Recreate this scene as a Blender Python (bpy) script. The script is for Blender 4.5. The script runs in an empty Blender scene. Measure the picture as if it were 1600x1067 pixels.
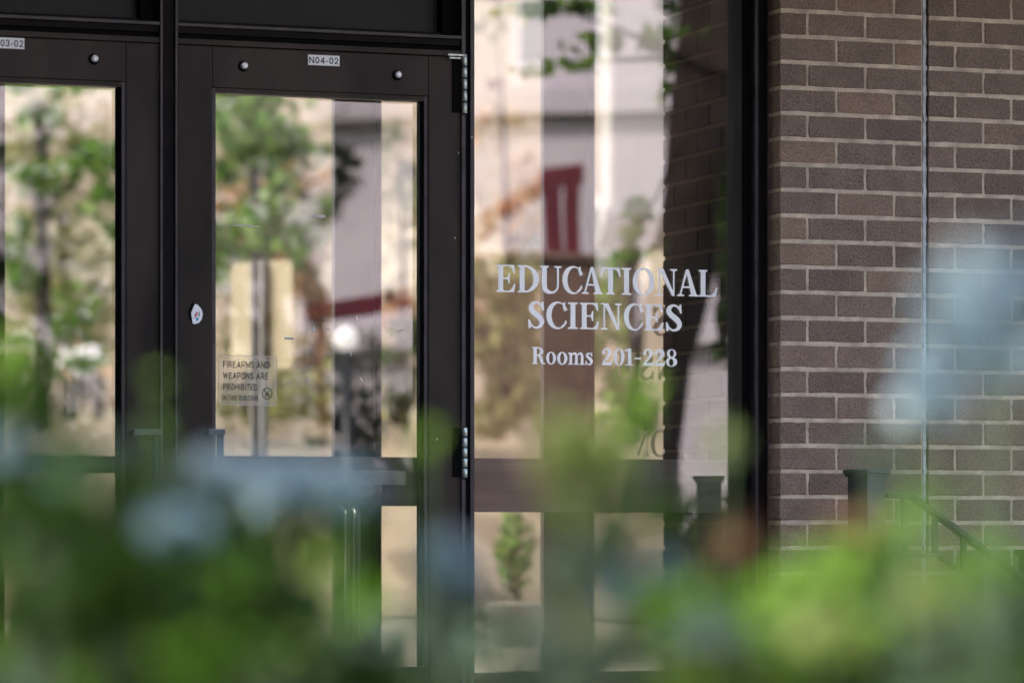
import bpy, bmesh, math, random
import numpy as np
from mathutils import Vector, Matrix

R = math.radians
random.seed(11)
rng = np.random.default_rng(11)
scene = bpy.context.scene
COL = scene.collection

# ------------------------------------------------------------------ camera
F = 6170.0                 # focal length in photograph pixels (1600 wide)
PHI = R(20.1)              # camera turned to the right of the facade normal
CAM = Vector((0.0, -11.49, 0.65))
HOR = 850.0
SP, CP = math.sin(PHI), math.cos(PHI)

cam_d = bpy.data.cameras.new('camera')
cam = bpy.data.objects.new('camera', cam_d)
COL.objects.link(cam)
cam.location = CAM
cam.rotation_euler = (R(90), 0, -PHI)
cam_d.sensor_width = 36.0
cam_d.lens = F / 1600 * 36.0
cam_d.shift_y = (HOR - 533.5) / 1600
cam_d.clip_start = 0.05
cam_d.clip_end = 600
cam_d.dof.use_dof = True
cam_d.dof.focus_distance = 12.45
cam_d.dof.aperture_fstop = 2.25
cam_d.dof.aperture_blades = 9
scene.camera = cam

# ------------------------------------------------------------------ light
SUN_EL = R(44)
sun_vec = Vector((-0.98 * math.cos(SUN_EL), 0.19 * math.cos(SUN_EL), math.sin(SUN_EL))).normalized()
world = bpy.data.worlds.new('World')
scene.world = world
world.use_nodes = True
wn = world.node_tree
wn.nodes.clear()
sky = wn.nodes.new('ShaderNodeTexSky')
sky.sky_type = 'NISHITA'
sky.sun_disc = False
sky.sun_elevation = SUN_EL
sky.sun_rotation = math.atan2(sun_vec.x, sun_vec.y)
sky.air_density = 1.0
sky.dust_density = 3.0
sky.ozone_density = 0.35
bg = wn.nodes.new('ShaderNodeBackground')
bg.inputs['Strength'].default_value = 0.15
wo = wn.nodes.new('ShaderNodeOutputWorld')
wn.links.new(sky.outputs[0], bg.inputs[0])
wn.links.new(bg.outputs[0], wo.inputs[0])
sl = bpy.data.lights.new('sun', 'SUN')
sl.energy = 2.0
sl.angle = R(0.5)
sl.color = (1.0, 0.94, 0.86)
so = bpy.data.objects.new('sun', sl)
COL.objects.link(so)
so.location = (-20, 5, 30)
so.rotation_euler = sun_vec.to_track_quat('Z', 'Y').to_euler()

scene.view_settings.view_transform = 'Standard'
scene.view_settings.look = 'None'
scene.view_settings.gamma = 1.0
scene.view_settings.use_curve_mapping = False
scene.view_settings.exposure = 2.55
scene.cycles.use_denoising = True
scene.cycles.max_bounces = 10
scene.cycles.transparent_max_bounces = 24
scene.cycles.sample_clamp_indirect = 6.0

# ------------------------------------------------------------------ mapping helpers
def ray(px, py):
    u = (px - 800) / F
    v = (HOR - py) / F
    return Vector((SP + u * CP, CP - u * SP, v))

def P(px, py, Y):
    """world point on the plane y = Y seen at photograph pixel (px, py)"""
    r = ray(px, py)
    return CAM + r * ((Y - CAM.y) / r.y)

def X(px, Y):
    return P(px, 500, Y).x

def Zz(px, py, Y):
    return P(px, py, Y).z

def PZ(px, py, D):
    return CAM + ray(px, py) * D

GY = 0.19                  # plane of the sidelight glass
def MP(px, py, D):
    """a place in front of the building whose mirror image in the glass lies along this direction"""
    p = PZ(px, py, D)
    p.y = 2 * GY - p.y
    return p

# ------------------------------------------------------------------ materials
def newmat(name):
    m = bpy.data.materials.new(name)
    m.use_nodes = True
    nt = m.node_tree
    b = nt.nodes['Principled BSDF']
    return m, nt, b

def N(nt, t, **kw):
    n = nt.nodes.new(t)
    for k, v in kw.items():
        setattr(n, k, v)
    return n

def simple(name, col, rough=0.6, metal=0.0, var=0.15, scale=8.0, bump=0.0, bscale=None, random_obj=0.0, stretch=None, spec=0.5):
    m, nt, b = newmat(name)
    b.inputs['Roughness'].default_value = rough
    b.inputs['Metallic'].default_value = metal
    b.inputs['Specular IOR Level'].default_value = spec
    tc = N(nt, 'ShaderNodeTexCoord')
    mp = N(nt, 'ShaderNodeMapping')
    if stretch:
        mp.inputs['Scale'].default_value = stretch
    nt.links.new(tc.outputs['Object'], mp.inputs[0])
    no = N(nt, 'ShaderNodeTexNoise')
    no.inputs['Scale'].default_value = scale
    no.inputs['Detail'].default_value = 6
    nt.links.new(mp.outputs[0], no.inputs['Vector'])
    mr = N(nt, 'ShaderNodeMapRange')
    mr.inputs['From Min'].default_value = 0.3
    mr.inputs['From Max'].default_value = 0.7
    mr.inputs['To Min'].default_value = 1 - var
    mr.inputs['To Max'].default_value = 1 + var
    nt.links.new(no.outputs['Fac'], mr.inputs['Value'])
    val = mr.outputs[0]
    if random_obj:
        oi = N(nt, 'ShaderNodeObjectInfo')
        mr2 = N(nt, 'ShaderNodeMapRange')
        mr2.inputs['To Min'].default_value = 1 - random_obj
        mr2.inputs['To Max'].default_value = 1 + random_obj
        nt.links.new(oi.outputs['Random'], mr2.inputs['Value'])
        mu = N(nt, 'ShaderNodeMath', operation='MULTIPLY')
        nt.links.new(val, mu.inputs[0]); nt.links.new(mr2.outputs[0], mu.inputs[1])
        val = mu.outputs[0]
    vm = N(nt, 'ShaderNodeVectorMath', operation='SCALE')
    vm.inputs[0].default_value = col
    nt.links.new(val, vm.inputs['Scale'])
    nt.links.new(vm.outputs[0], b.inputs['Base Color'])
    if bump:
        nb = N(nt, 'ShaderNodeTexNoise')
        nb.inputs['Scale'].default_value = bscale or scale * 6
        nb.inputs['Detail'].default_value = 4
        nt.links.new(mp.outputs[0], nb.inputs['Vector'])
        bp = N(nt, 'ShaderNodeBump')
        bp.inputs['Strength'].default_value = bump
        bp.inputs['Distance'].default_value = 0.004
        nt.links.new(nb.outputs['Fac'], bp.inputs['Height'])
        nt.links.new(bp.outputs[0], b.inputs['Normal'])
    return m

def brick_material(name, base, spec=.22):
    m, nt, b = newmat(name)
    b.inputs['Roughness'].default_value = 0.9
    b.inputs['Specular IOR Level'].default_value = spec
    geo = N(nt, 'ShaderNodeNewGeometry')
    oi = N(nt, 'ShaderNodeObjectInfo')
    ramp = N(nt, 'ShaderNodeValToRGB')
    cs = [(0.0, (0.82, 0.80, 0.81)), (0.3, (0.93, 0.92, 0.93)), (0.55, (1.0, 1.0, 1.0)), (0.8, (1.16, 1.12, 1.10)), (1.0, (1.26, 1.19, 1.12))]
    el = ramp.color_ramp.elements
    el[0].position = 0; el[1].position = 1
    for p_, c in cs[1:-1]:
        el.new(p_)
    for e, (p_, c) in zip(sorted(el, key=lambda e: e.position), cs):
        e.position = p_
        e.color = (c[0] * base[0], c[1] * base[1], c[2] * base[2], 1)
    nt.links.new(oi.outputs['Random'], ramp.inputs[0])
    # sandy speckle
    n1 = N(nt, 'ShaderNodeTexNoise'); n1.inputs['Scale'].default_value = 150; n1.inputs['Detail'].default_value = 5; n1.inputs['Roughness'].default_value = .75
    nt.links.new(geo.outputs['Position'], n1.inputs['Vector'])
    n2 = N(nt, 'ShaderNodeTexNoise'); n2.inputs['Scale'].default_value = 11; n2.inputs['Detail'].default_value = 5
    nt.links.new(geo.outputs['Position'], n2.inputs['Vector'])
    m1 = N(nt, 'ShaderNodeMapRange'); m1.inputs['From Min'].default_value = .3; m1.inputs['From Max'].default_value = .7
    m1.inputs['To Min'].default_value = .42; m1.inputs['To Max'].default_value = 1.62
    nt.links.new(n1.outputs['Fac'], m1.inputs['Value'])
    m2 = N(nt, 'ShaderNodeMapRange'); m2.inputs['From Min'].default_value = .3; m2.inputs['From Max'].default_value = .7
    m2.inputs['To Min'].default_value = .86; m2.inputs['To Max'].default_value = 1.14
    nt.links.new(n2.outputs['Fac'], m2.inputs['Value'])
    mu = N(nt, 'ShaderNodeMath', operation='MULTIPLY')
    nt.links.new(m1.outputs[0], mu.inputs[0]); nt.links.new(m2.outputs[0], mu.inputs[1])
    vm = N(nt, 'ShaderNodeVectorMath', operation='SCALE')
    nt.links.new(ramp.outputs[0], vm.inputs[0]); nt.links.new(mu.outputs[0], vm.inputs['Scale'])
    nt.links.new(vm.outputs[0], b.inputs['Base Color'])
    bp = N(nt, 'ShaderNodeBump'); bp.inputs['Strength'].default_value = 1.0; bp.inputs['Distance'].default_value = .004
    nt.links.new(n1.outputs['Fac'], bp.inputs['Height']); nt.links.new(bp.outputs[0], b.inputs['Normal'])
    return m

def glass_material(name, tint, refl, dust, rough=0.0):
    m = bpy.data.materials.new(name)
    m.use_nodes = True
    nt = m.node_tree
    nt.nodes.clear()
    out = N(nt, 'ShaderNodeOutputMaterial')
    tr = N(nt, 'ShaderNodeBsdfTransparent'); tr.inputs[0].default_value = (*tint, 1)
    gl = N(nt, 'ShaderNodeBsdfGlossy'); gl.inputs['Roughness'].default_value = rough
    gl.inputs['Color'].default_value = (1, .98, 1.0, 1)
    # faint waviness of old sheet glass
    geo = N(nt, 'ShaderNodeNewGeometry')
    nw = N(nt, 'ShaderNodeTexNoise'); nw.inputs['Scale'].default_value = 1.6; nw.inputs['Detail'].default_value = 1
    nt.links.new(geo.outputs['Position'], nw.inputs['Vector'])
    bp = N(nt, 'ShaderNodeBump'); bp.inputs['Strength'].default_value = .2; bp.inputs['Distance'].default_value = .004
    nt.links.new(nw.outputs['Fac'], bp.inputs['Height']); nt.links.new(bp.outputs[0], gl.inputs['Normal'])
    mx = N(nt, 'ShaderNodeMixShader'); mx.inputs[0].default_value = refl
    nt.links.new(tr.outputs[0], mx.inputs[1]); nt.links.new(gl.outputs[0], mx.inputs[2])
    df = N(nt, 'ShaderNodeBsdfDiffuse'); df.inputs[0].default_value = (.55, .5, .45, 1)
    n1 = N(nt, 'ShaderNodeTexNoise'); n1.inputs['Scale'].default_value = 160; n1.inputs['Detail'].default_value = 3
    n2 = N(nt, 'ShaderNodeTexNoise'); n2.inputs['Scale'].default_value = 3.5; n2.inputs['Detail'].default_value = 4
    nt.links.new(geo.outputs['Position'], n1.inputs['Vector']); nt.links.new(geo.outputs['Position'], n2.inputs['Vector'])
    m1 = N(nt, 'ShaderNodeMapRange'); m1.inputs['From Min'].default_value = .45; m1.inputs['From Max'].default_value = .8
    m1.inputs['To Min'].default_value = .25; m1.inputs['To Max'].default_value = 2.2
    m2 = N(nt, 'ShaderNodeMapRange'); m2.inputs['From Min'].default_value = .4; m2.inputs['From Max'].default_value = .7
    m2.inputs['To Min'].default_value = .2; m2.inputs['To Max'].default_value = 1.6
    nt.links.new(n1.outputs['Fac'], m1.inputs['Value']); nt.links.new(n2.outputs['Fac'], m2.inputs['Value'])
    a = N(nt, 'ShaderNodeMath', operation='MULTIPLY'); nt.links.new(m1.outputs[0], a.inputs[0]); nt.links.new(m2.outputs[0], a.inputs[1])
    b = N(nt, 'ShaderNodeMath', operation='MULTIPLY'); nt.links.new(a.outputs[0], b.inputs[0]); b.inputs[1].default_value = dust
    b.use_clamp = True
    mx2 = N(nt, 'ShaderNodeMixShader')
    nt.links.new(b.outputs[0], mx2.inputs[0]); nt.links.new(mx.outputs[0], mx2.inputs[1]); nt.links.new(df.outputs[0], mx2.inputs[2])
    nt.links.new(mx2.outputs[0], out.inputs[0])
    return m

def leaf_material(name, cols, trans=0.35, rough=0.5):
    """cols: list of colours picked per leaf"""
    m = bpy.data.materials.new(name)
    m.use_nodes = True
    nt = m.node_tree
    b = nt.nodes['Principled BSDF']
    out = nt.nodes['Material Output']
    b.inputs['Roughness'].default_value = rough
    b.inputs['Specular IOR Level'].default_value = .12
    geo = N(nt, 'ShaderNodeNewGeometry')
    ramp = N(nt, 'ShaderNodeValToRGB')
    ramp.color_ramp.interpolation = 'LINEAR'
    el = ramp.color_ramp.elements
    while len(el) < len(cols):
        el.new(0.5)
    for i, e in enumerate(el):
        e.position = i / (len(cols) - 1)
    for i, e in enumerate(el):
        e.color = (*cols[i], 1)
    nt.links.new(geo.outputs['Random Per Island'], ramp.inputs[0])
    nt.links.new(ramp.outputs[0], b.inputs['Base Color'])
    tl = N(nt, 'ShaderNodeBsdfTranslucent')
    nt.links.new(ramp.outputs[0], tl.inputs[0])
    mx = N(nt, 'ShaderNodeMixShader'); mx.inputs[0].default_value = trans
    nt.links.new(b.outputs[0], mx.inputs[1]); nt.links.new(tl.outputs[0], mx.inputs[2])
    nt.links.new(mx.outputs[0], out.inputs[0])
    return m

M = {}
M['bronze'] = simple('bronze_anodised_aluminium', (0.027, 0.020, 0.0155), .45, .0, .6, 5.0, .10, 60, stretch=(1, 1, .35), spec=.16)
M['bronze_dark'] = simple('dark_bronze_trim', (0.006, 0.004, 0.0035), .5, .0, .3, 9, spec=.08)
M['bronze_edge'] = simple('pale_bronze_edge', (0.036, 0.031, 0.034), .42, .1, .4, 14, spec=.35)  # slightly paler bronze for the narrow edge strips
M['gasket'] = simple('black_gasket', (0.003, 0.003, 0.003), .7, 0, .2, 20, spec=.05)
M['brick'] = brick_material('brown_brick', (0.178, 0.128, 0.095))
M['brick_shade'] = brick_material('brick_darkened_as_shade', (0.009, 0.0055, 0.004), .03)  # wall brick darkened, lobby shade painted into the colour
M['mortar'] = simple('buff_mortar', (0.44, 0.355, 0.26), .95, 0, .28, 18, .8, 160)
M['mortar_shade'] = simple('mortar_darkened_as_shade', (0.045, 0.028, 0.017), .95, 0, .2, 30, .6, 160, spec=.05)  # wall mortar darkened to match, pier shade put into the colour
M['sealant'] = simple('grey_joint_sealant', (0.36, 0.37, 0.37), .55, 0, .35, 16, .8, 60)
M['steel'] = simple('brushed_steel', (0.24, 0.27, 0.28), .35, .8, .2, 40)
M['handle'] = simple('dark_chrome', (0.05, 0.06, 0.065), .3, .4, .2, 40)
M['hinge'] = simple('dull_hinge_steel', (0.42, 0.46, 0.42), .4, .75, .35, 60)
M['cap'] = simple('satin_bolt_cap', (0.80, 0.80, 0.78), .42, .2, .15, 90)
M['vinyl'] = simple('white_vinyl', (0.93, 0.92, 0.88), .6, 0, .04, 12)
M['label'] = simple('white_label', (0.80, 0.81, 0.79), .6, 0, .06, 60)
M['ink'] = simple('black_ink', (0.03, 0.035, 0.035), .6, 0, .1, 60)
M['rail'] = simple('black_painted_steel', (0.022, 0.026, 0.028), .35, .2, .3, 20, .1, 80)
M['concrete'] = simple('pale_concrete', (0.22, 0.21, 0.19), .9, 0, .15, 3, .4, 60)
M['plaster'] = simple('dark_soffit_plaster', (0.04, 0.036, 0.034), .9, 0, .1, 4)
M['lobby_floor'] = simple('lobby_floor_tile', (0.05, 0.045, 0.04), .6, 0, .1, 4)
M['far_frame'] = simple('inner_storefront_bronze', (0.016, 0.010, 0.011), .45, .0, .4, 4, stretch=(1, 1, .3), spec=.15)
M['wood'] = simple('brown_rail', (0.135, 0.110, 0.095), .6, 0, .25, 6, .2, 40, stretch=(.25, 1, 5))
M['stone'] = simple('cream_stone', (0.255, 0.213, 0.170), .9, 0, .3, .5, .4, 30)
M['stone2'] = simple('pink_stone', (0.20, 0.152, 0.128), .9, 0, .25, .8, .4, 30)
M['greywall'] = simple('lilac_grey_concrete', (0.34, 0.31, 0.345), .9, 0, .18, .5, .4, 30)
M['greywall2'] = simple('mid_grey_concrete', (0.20, 0.19, 0.195), .9, 0, .15, .8, .4, 30)
M['darkwin'] = simple('dark_window_glass', (0.03, 0.035, 0.04), .15, 0, .2, 3)
M['pave'] = simple('sunlit_paving', (0.23, 0.19, 0.15), .9, 0, .14, .7, .3, 30)
M['grassy'] = simple('lawn', (0.07, 0.10, 0.03), .95, 0, .4, 3, .5, 40)
M['signback'] = simple('pale_sign_back', (0.21, 0.18, 0.12), .6, 0, .08, 4)
M['post'] = simple('galvanised_post', (0.13, 0.13, 0.14), .5, .3, .15, 20)
M['red'] = simple('red_painted_steel', (0.13, 0.012, 0.022), .6, 0, .15, 3)
M['brownbrick'] = simple('red_brown_brick_face', (0.17, 0.105, 0.08), .9, 0, .25, 7, .3, 40)
M['bark'] = simple('dark_bark', (0.016, 0.012, 0.010), .95, 0, .35, 6, .8, 30, spec=.04)
M['globe'] = simple('white_lamp_globe', (0.85, 0.84, 0.80), .4, 0, .03, 4)
M['skin'] = simple('skin', (0.36, 0.22, 0.15), .6, 0, .06, 20)
M['shirt'] = simple('white_shirt', (0.82, 0.78, 0.82), .8, 0, .05, 20)
M['trousers'] = simple('dark_trousers', (0.05, 0.04, 0.045), .8, 0, .1, 20)
M['hair'] = simple('dark_hair', (0.025, 0.018, 0.014), .7, 0, .2, 40)
M['bench'] = simple('brown_bench_wood', (0.13, 0.075, 0.045), .7, 0, .2, 10)
M['stem'] = simple('brown_green_stem', (0.09, 0.06, 0.03), .8, 0, .2, 30)
M['fgstem'] = simple('green_stem', (0.05, 0.09, 0.03), .8, 0, .2, 30)
M['glass_side'] = glass_material('sidelight_glass', (.92, .92, .89), .125, .018)
M['glass_door'] = glass_material('door_glass', (.92, .92, .89), .115, .012)
M['glass_far'] = glass_material('inner_glass', (.92, .92, .90), .04, .003)
M['panel'] = simple('dark_glass_panel', (0.010, 0.010, 0.007), .4, .0, .3, 2.5, spec=.16)
M['sticker_red'] = simple('sticker_red', (0.55, 0.07, 0.09), .6, 0, .1, 50)
M['sticker_blue'] = simple('sticker_blue', (0.04, 0.32, 0.50), .6, 0, .1, 50)
M['sticker_green'] = simple('sticker_green', (0.08, 0.28, 0.20), .6, 0, .1, 50)
_b = M['globe'].node_tree.nodes['Principled BSDF']
_b.inputs['Emission Color'].default_value = (1, .95, .9, 1)
_b.inputs['Emission Strength'].default_value = .55
def film_material():
    m = bpy.data.materials.new('clear_decal_film')
    m.use_nodes = True
    nt = m.node_tree; nt.nodes.clear()
    out = N(nt, 'ShaderNodeOutputMaterial')
    tr = N(nt, 'ShaderNodeBsdfTransparent'); tr.inputs[0].default_value = (.97, .96, .93, 1)
    df = N(nt, 'ShaderNodeBsdfDiffuse'); df.inputs[0].default_value = (.85, .78, .68, 1)
    geo = N(nt, 'ShaderNodeNewGeometry')
    mp = N(nt, 'ShaderNodeMapping'); mp.inputs['Scale'].default_value = (60, 60, 16)
    nt.links.new(geo.outputs['Position'], mp.inputs[0])
    n1 = N(nt, 'ShaderNodeTexNoise'); n1.inputs['Scale'].default_value = 1.5; n1.inputs['Detail'].default_value = 5
    nt.links.new(mp.outputs[0], n1.inputs['Vector'])
    m1 = N(nt, 'ShaderNodeMapRange'); m1.inputs['From Min'].default_value = .35; m1.inputs['From Max'].default_value = .75
    m1.inputs['To Min'].default_value = .05; m1.inputs['To Max'].default_value = .24
    nt.links.new(n1.outputs['Fac'], m1.inputs['Value'])
    mx = N(nt, 'ShaderNodeMixShader')
    nt.links.new(m1.outputs[0], mx.inputs[0]); nt.links.new(tr.outputs[0], mx.inputs[1]); nt.links.new(df.outputs[0], mx.inputs[2])
    nt.links.new(mx.outputs[0], out.inputs[0])
    return m
M['film'] = film_material()
M['leaf_green'] = leaf_material('green_leaves', [(.03, .075, .015), (.06, .14, .02), (.11, .20, .035), (.16, .24, .05)])
M['leaf_dark'] = leaf_material('dark_leaves', [(.012, .03, .008), (.03, .065, .015), (.05, .10, .02)])
M['leaf_olive'] = leaf_material('olive_leaves', [(.09, .10, .035), (.16, .17, .05), (.22, .20, .08)])
M['leaf_autumn'] = leaf_material('dry_orange_leaves', [(.22, .10, .04), (.34, .18, .08), (.30, .20, .11), (.20, .17, .07)])
M['leaf_fg'] = leaf_material('near_green_leaves', [(.05, .16, .004), (.13, .27, .02), (.24, .38, .07), (.08, .20, .008)], .45)
M['leaf_fgd'] = leaf_material('near_dark_leaves', [(.010, .025, .003), (.025, .06, .006), (.055, .12, .012)], .3)
M['leaf_fgy'] = leaf_material('near_yellow_green_leaves', [(.20, .27, .07), (.30, .36, .13)], .4)
M['leaf_teal'] = leaf_material('near_bluish_leaves', [(.07, .11, .07), (.12, .17, .13), (.05, .08, .045)], .3)
M['leaf_brown'] = leaf_material('near_withered_leaves', [(.10, .05, .025), (.14, .08, .04)], .3)
M['petal'] = leaf_material('pale_blue_petals', [(.19, .30, .37), (.27, .38, .44), (.36, .45, .50)], .35)

# ------------------------------------------------------------------ object helpers
def tag(o, label=None, cat=None, group=None, kind=None):
    if label: o['label'] = label
    if cat: o['category'] = cat
    if group: o['group'] = group
    if kind: o['kind'] = kind
    return o

def empty(name, loc=(0, 0, 0), rz=0.0, **kw):
    o = bpy.data.objects.new(name, None)
    COL.objects.link(o)
    o.location = loc
    o.rotation_euler = (0, 0, rz)
    o.empty_display_size = .1
    tag(o, **kw)
    return o

def link(name, me, mat, parent=None, world_coords=True):
    o = bpy.data.objects.new(name, me)
    COL.objects.link(o)
    if mat is not None and not me.materials:
        me.materials.append(mat)
    if parent is not None:
        o.parent = parent
        if world_coords:
            o.matrix_parent_inverse = world_matrix(parent).inverted()
    return o

def world_matrix(o):
    m = Matrix.LocRotScale(o.location, o.rotation_euler, o.scale)
    if o.parent is not None:
        m = world_matrix(o.parent) @ o.matrix_parent_inverse @ m
    return m

class MB:
    def __init__(s):
        s.bm = bmesh.new()
    def box(s, x0, x1, y0, y1, z0, z1, bevel=0.0, mtx=None):
        if x1 < x0: x0, x1 = x1, x0
        if y1 < y0: y0, y1 = y1, y0
        if z1 < z0: z0, z1 = z1, z0
        r = bmesh.ops.create_cube(s.bm, size=1.0)
        vs = r['verts']
        for v in vs:
            v.co = Vector((x0 + (v.co.x + .5) * (x1 - x0), y0 + (v.co.y + .5) * (y1 - y0), z0 + (v.co.z + .5) * (z1 - z0)))
        if bevel:
            es = list({e for v in vs for e in v.link_edges})
            r2 = bmesh.ops.bevel(s.bm, geom=es, offset=bevel, segments=2, profile=.6, affect='EDGES')
            vs = list({v for f in r2['faces'] for v in f.verts} | {v for v in vs if v.is_valid})
        if mtx is not None:
            for v in vs:
                v.co = mtx @ v.co
        return s
    def tube(s, pts, rad, seg=14, cap=True):
        pts = [Vector(p) for p in pts]
        n = len(pts)
        rads = rad if isinstance(rad, (list, tuple)) else [rad] * n
        rings = []
        up = Vector((0.31, 0.17, 0.93)).normalized()
        prev = None
        for i, p in enumerate(pts):
            t = (pts[min(i + 1, n - 1)] - pts[max(i - 1, 0)]).normalized()
            if prev is None:
                a = t.cross(up)
                if a.length < 1e-3: a = t.cross(Vector((1, 0, 0)))
            else:
                a = prev - t * prev.dot(t)
            a.normalize(); prev = a
            b = t.cross(a)
            rings.append([s.bm.verts.new(p + (a * math.cos(k * 2 * math.pi / seg) + b * math.sin(k * 2 * math.pi / seg)) * rads[i]) for k in range(seg)])
        for i in range(n - 1):
            for k in range(seg):
                s.bm.faces.new((rings[i][k], rings[i][(k + 1) % seg], rings[i + 1][(k + 1) % seg], rings[i + 1][k])).smooth = True
        if cap:
            s.bm.faces.new(list(reversed(rings[0]))); s.bm.faces.new(rings[-1])
        return s
    def lathe(s, c, prof, axis='y', seg=24):
        """prof: (radius, offset along axis)"""
        c = Vector(c)
        rings = []
        for r, h in prof:
            ring = []
            for k in range(seg):
                a = 2 * math.pi * k / seg
                if axis == 'y': v = Vector((r * math.cos(a), h, r * math.sin(a)))
                else: v = Vector((r * math.cos(a), r * math.sin(a), h))
                ring.append(s.bm.verts.new(c + v))
            rings.append(ring)
        for i in range(len(rings) - 1):
            for k in range(seg):
                s.bm.faces.new((rings[i][k], rings[i][(k + 1) % seg], rings[i + 1][(k + 1) % seg], rings[i + 1][k])).smooth = True
        s.bm.faces.new(rings[0]); s.bm.faces.new(list(reversed(rings[-1])))
        return s
    def sphere(s, c, r, sub=2, sc=(1, 1, 1)):
        res = bmesh.ops.create_icosphere(s.bm, subdivisions=sub, radius=r)
        for v in res['verts']:
            v.co = Vector((v.co.x * sc[0], v.co.y * sc[1], v.co.z * sc[2])) + Vector(c)
        for f in {f for v in res['verts'] for f in v.link_faces}: f.smooth = True
        return s
    def prism(s, poly, y0, y1):
        """poly of (x,z), extruded along y"""
        a = [s.bm.verts.new((x, y0, z)) for x, z in poly]
        b = [s.bm.verts.new((x, y1, z)) for x, z in poly]
        n = len(poly)
        s.bm.faces.new(a); s.bm.faces.new(list(reversed(b)))
        for i in range(n):
            s.bm.faces.new((a[i], b[i], b[(i + 1) % n], a[(i + 1) % n]))
        return s
    def mesh(s, name):
        bmesh.ops.recalc_face_normals(s.bm, faces=s.bm.faces[:])
        me = bpy.data.meshes.new(name)
        s.bm.to_mesh(me); s.bm.free()
        return me
    def build(s, name, mat, parent=None, world_coords=True):
        return link(name, s.mesh(name), mat, parent, world_coords)

def box(name, mat, x0, x1, y0, y1, z0, z1, parent=None, bevel=0.0, mtx=None):
    return MB().box(x0, x1, y0, y1, z0, z1, bevel, mtx).build(name, mat, parent)

# ------------------------------------------------------------------ leaves
def leaf_mesh(name, centers, size, mat, flat=0.0, aspect=.5, fold=.18):
    """each leaf is a folded lozenge of 2 x 2 triangles; centers (n,3) sizes scalar or (n,)"""
    c = np.asarray(centers, dtype=np.float64)
    n = len(c)
    sz = np.full(n, size) if np.isscalar(size) else np.asarray(size)
    sz = sz * rng.uniform(.7, 1.3, n)
    a = rng.normal(size=(n, 3)); a[:, 2] -= .3
    a /= np.linalg.norm(a, axis=1)[:, None]
    nn = rng.normal(size=(n, 3)); nn[:, 2] += flat
    b = np.cross(a, nn); b /= np.linalg.norm(b, axis=1)[:, None]
    h = np.cross(a, b)
    L = a * sz[:, None] * .5
    W = b * sz[:, None] * .5 * aspect
    H = h * sz[:, None] * fold * .5
    co = np.empty((n, 6, 3))
    co[:, 0] = c - L
    co[:, 1] = c - L * .1 + W - H
    co[:, 2] = c + L
    co[:, 3] = c - L * .1 - W - H
    co[:, 4] = c - L * .25
    co[:, 5] = c + L * .45
    idx = np.arange(n)[:, None] * 6
    f = np.concatenate([idx + np.array([[0, 1, 4]]), idx + np.array([[0, 4, 3]]), idx + np.array([[1, 2, 5]]), idx + np.array([[1, 5, 4]]),
                        idx + np.array([[4, 5, 3]]), idx + np.array([[5, 2, 3]])], axis=1).reshape(-1, 3)
    me = bpy.data.meshes.new(name)
    me.vertices.add(n * 6); me.vertices.foreach_set('co', co.reshape(-1))
    nf = len(f)
    me.loops.add(nf * 3); me.loops.foreach_set('vertex_index', f.reshape(-1).astype(np.int32))
    me.polygons.add(nf)
    me.polygons.foreach_set('loop_start', (np.arange(nf) * 3).astype(np.int32))
    me.polygons.foreach_set('loop_total', np.full(nf, 3, dtype=np.int32))
    me.update(calc_edges=True)
    me.materials.append(mat)
    return me

def cloud(center, rad, n, shell=.55):
    d = rng.normal(size=(n, 3)); d /= np.linalg.norm(d, axis=1)[:, None]
    r = shell + (1 - shell) * rng.random(n)
    r = np.where(rng.random(n) < .25, rng.random(n), r)
    return np.asarray(center)[None] + d * r[:, None] * np.asarray(rad)[None]

# ================================================================== STRUCTURE
# ground, landing, steps
GZ = -0.95
XIN = 7.0                     # right side wall of the lobby
def sheet(name, mat, x0, x1, y0, y1, z, thick=.3, **kw):
    o = box(name, mat, x0, x1, y0, y1, z - thick, z)
    tag(o, kind='structure', **kw)
    return o

sheet('ground', M['grassy'], -250, 250, -250, 250, GZ - .05, 1.0)
M['forecourt'] = simple('grey_forecourt_paving', (0.13, 0.12, 0.11), .9, 0, .15, 2, .3, 30)
sheet('pavement', M['forecourt'], 1.6, 40, -22, -2.51, GZ, .045)
sheet('entrance_landing', M['concrete'], 1.3, 5.75, -2.5, -.001, 0.0, 1.2)

# ------------------------------------------------------------------ brick wall right of the entrance
PX = X(1145, .27)            # left face of the brick pier inside
_u = (1035 - 800) / F
py_far = CAM.y + PX / ((SP + _u * CP) / (CP - _u * SP))
print('pier far end', py_far)
CRS = 0.08128
BX = X(1218.6, 0.0)
z_ref = Zz(1219, 16.4, 0.0)         # a bed joint centre
BRL, HJ, BJ = 0.2032, 0.0095, 0.0140
rows_up = 9
JX0, JX1 = BX + .5060, BX + .5060 + .0165     # expansion joint
WR = X(1640, 0.0)                    # right end of the wall built brick by brick

wall = empty('brick_wall', (BX, 0, 0), label='brown brick wall with pale mortar and a vertical sealed joint, right of the entrance', cat='brick wall')
zt = z_ref + rows_up * CRS
z_low = Zz(1219, 1110, 0.0)
nrows = int((zt - z_low) / CRS) + 1
mort_y = 0.0035
box('mortar_bed', M['mortar'], BX + .0045, JX0 - .004, mort_y + .002, .0985, z_ref - (nrows - rows_up) * CRS, zt, wall)
box('mortar_bed', M['mortar'], JX1 + .004, WR, mort_y + .002, .0985, z_ref - (nrows - rows_up) * CRS, zt, wall)
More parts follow.
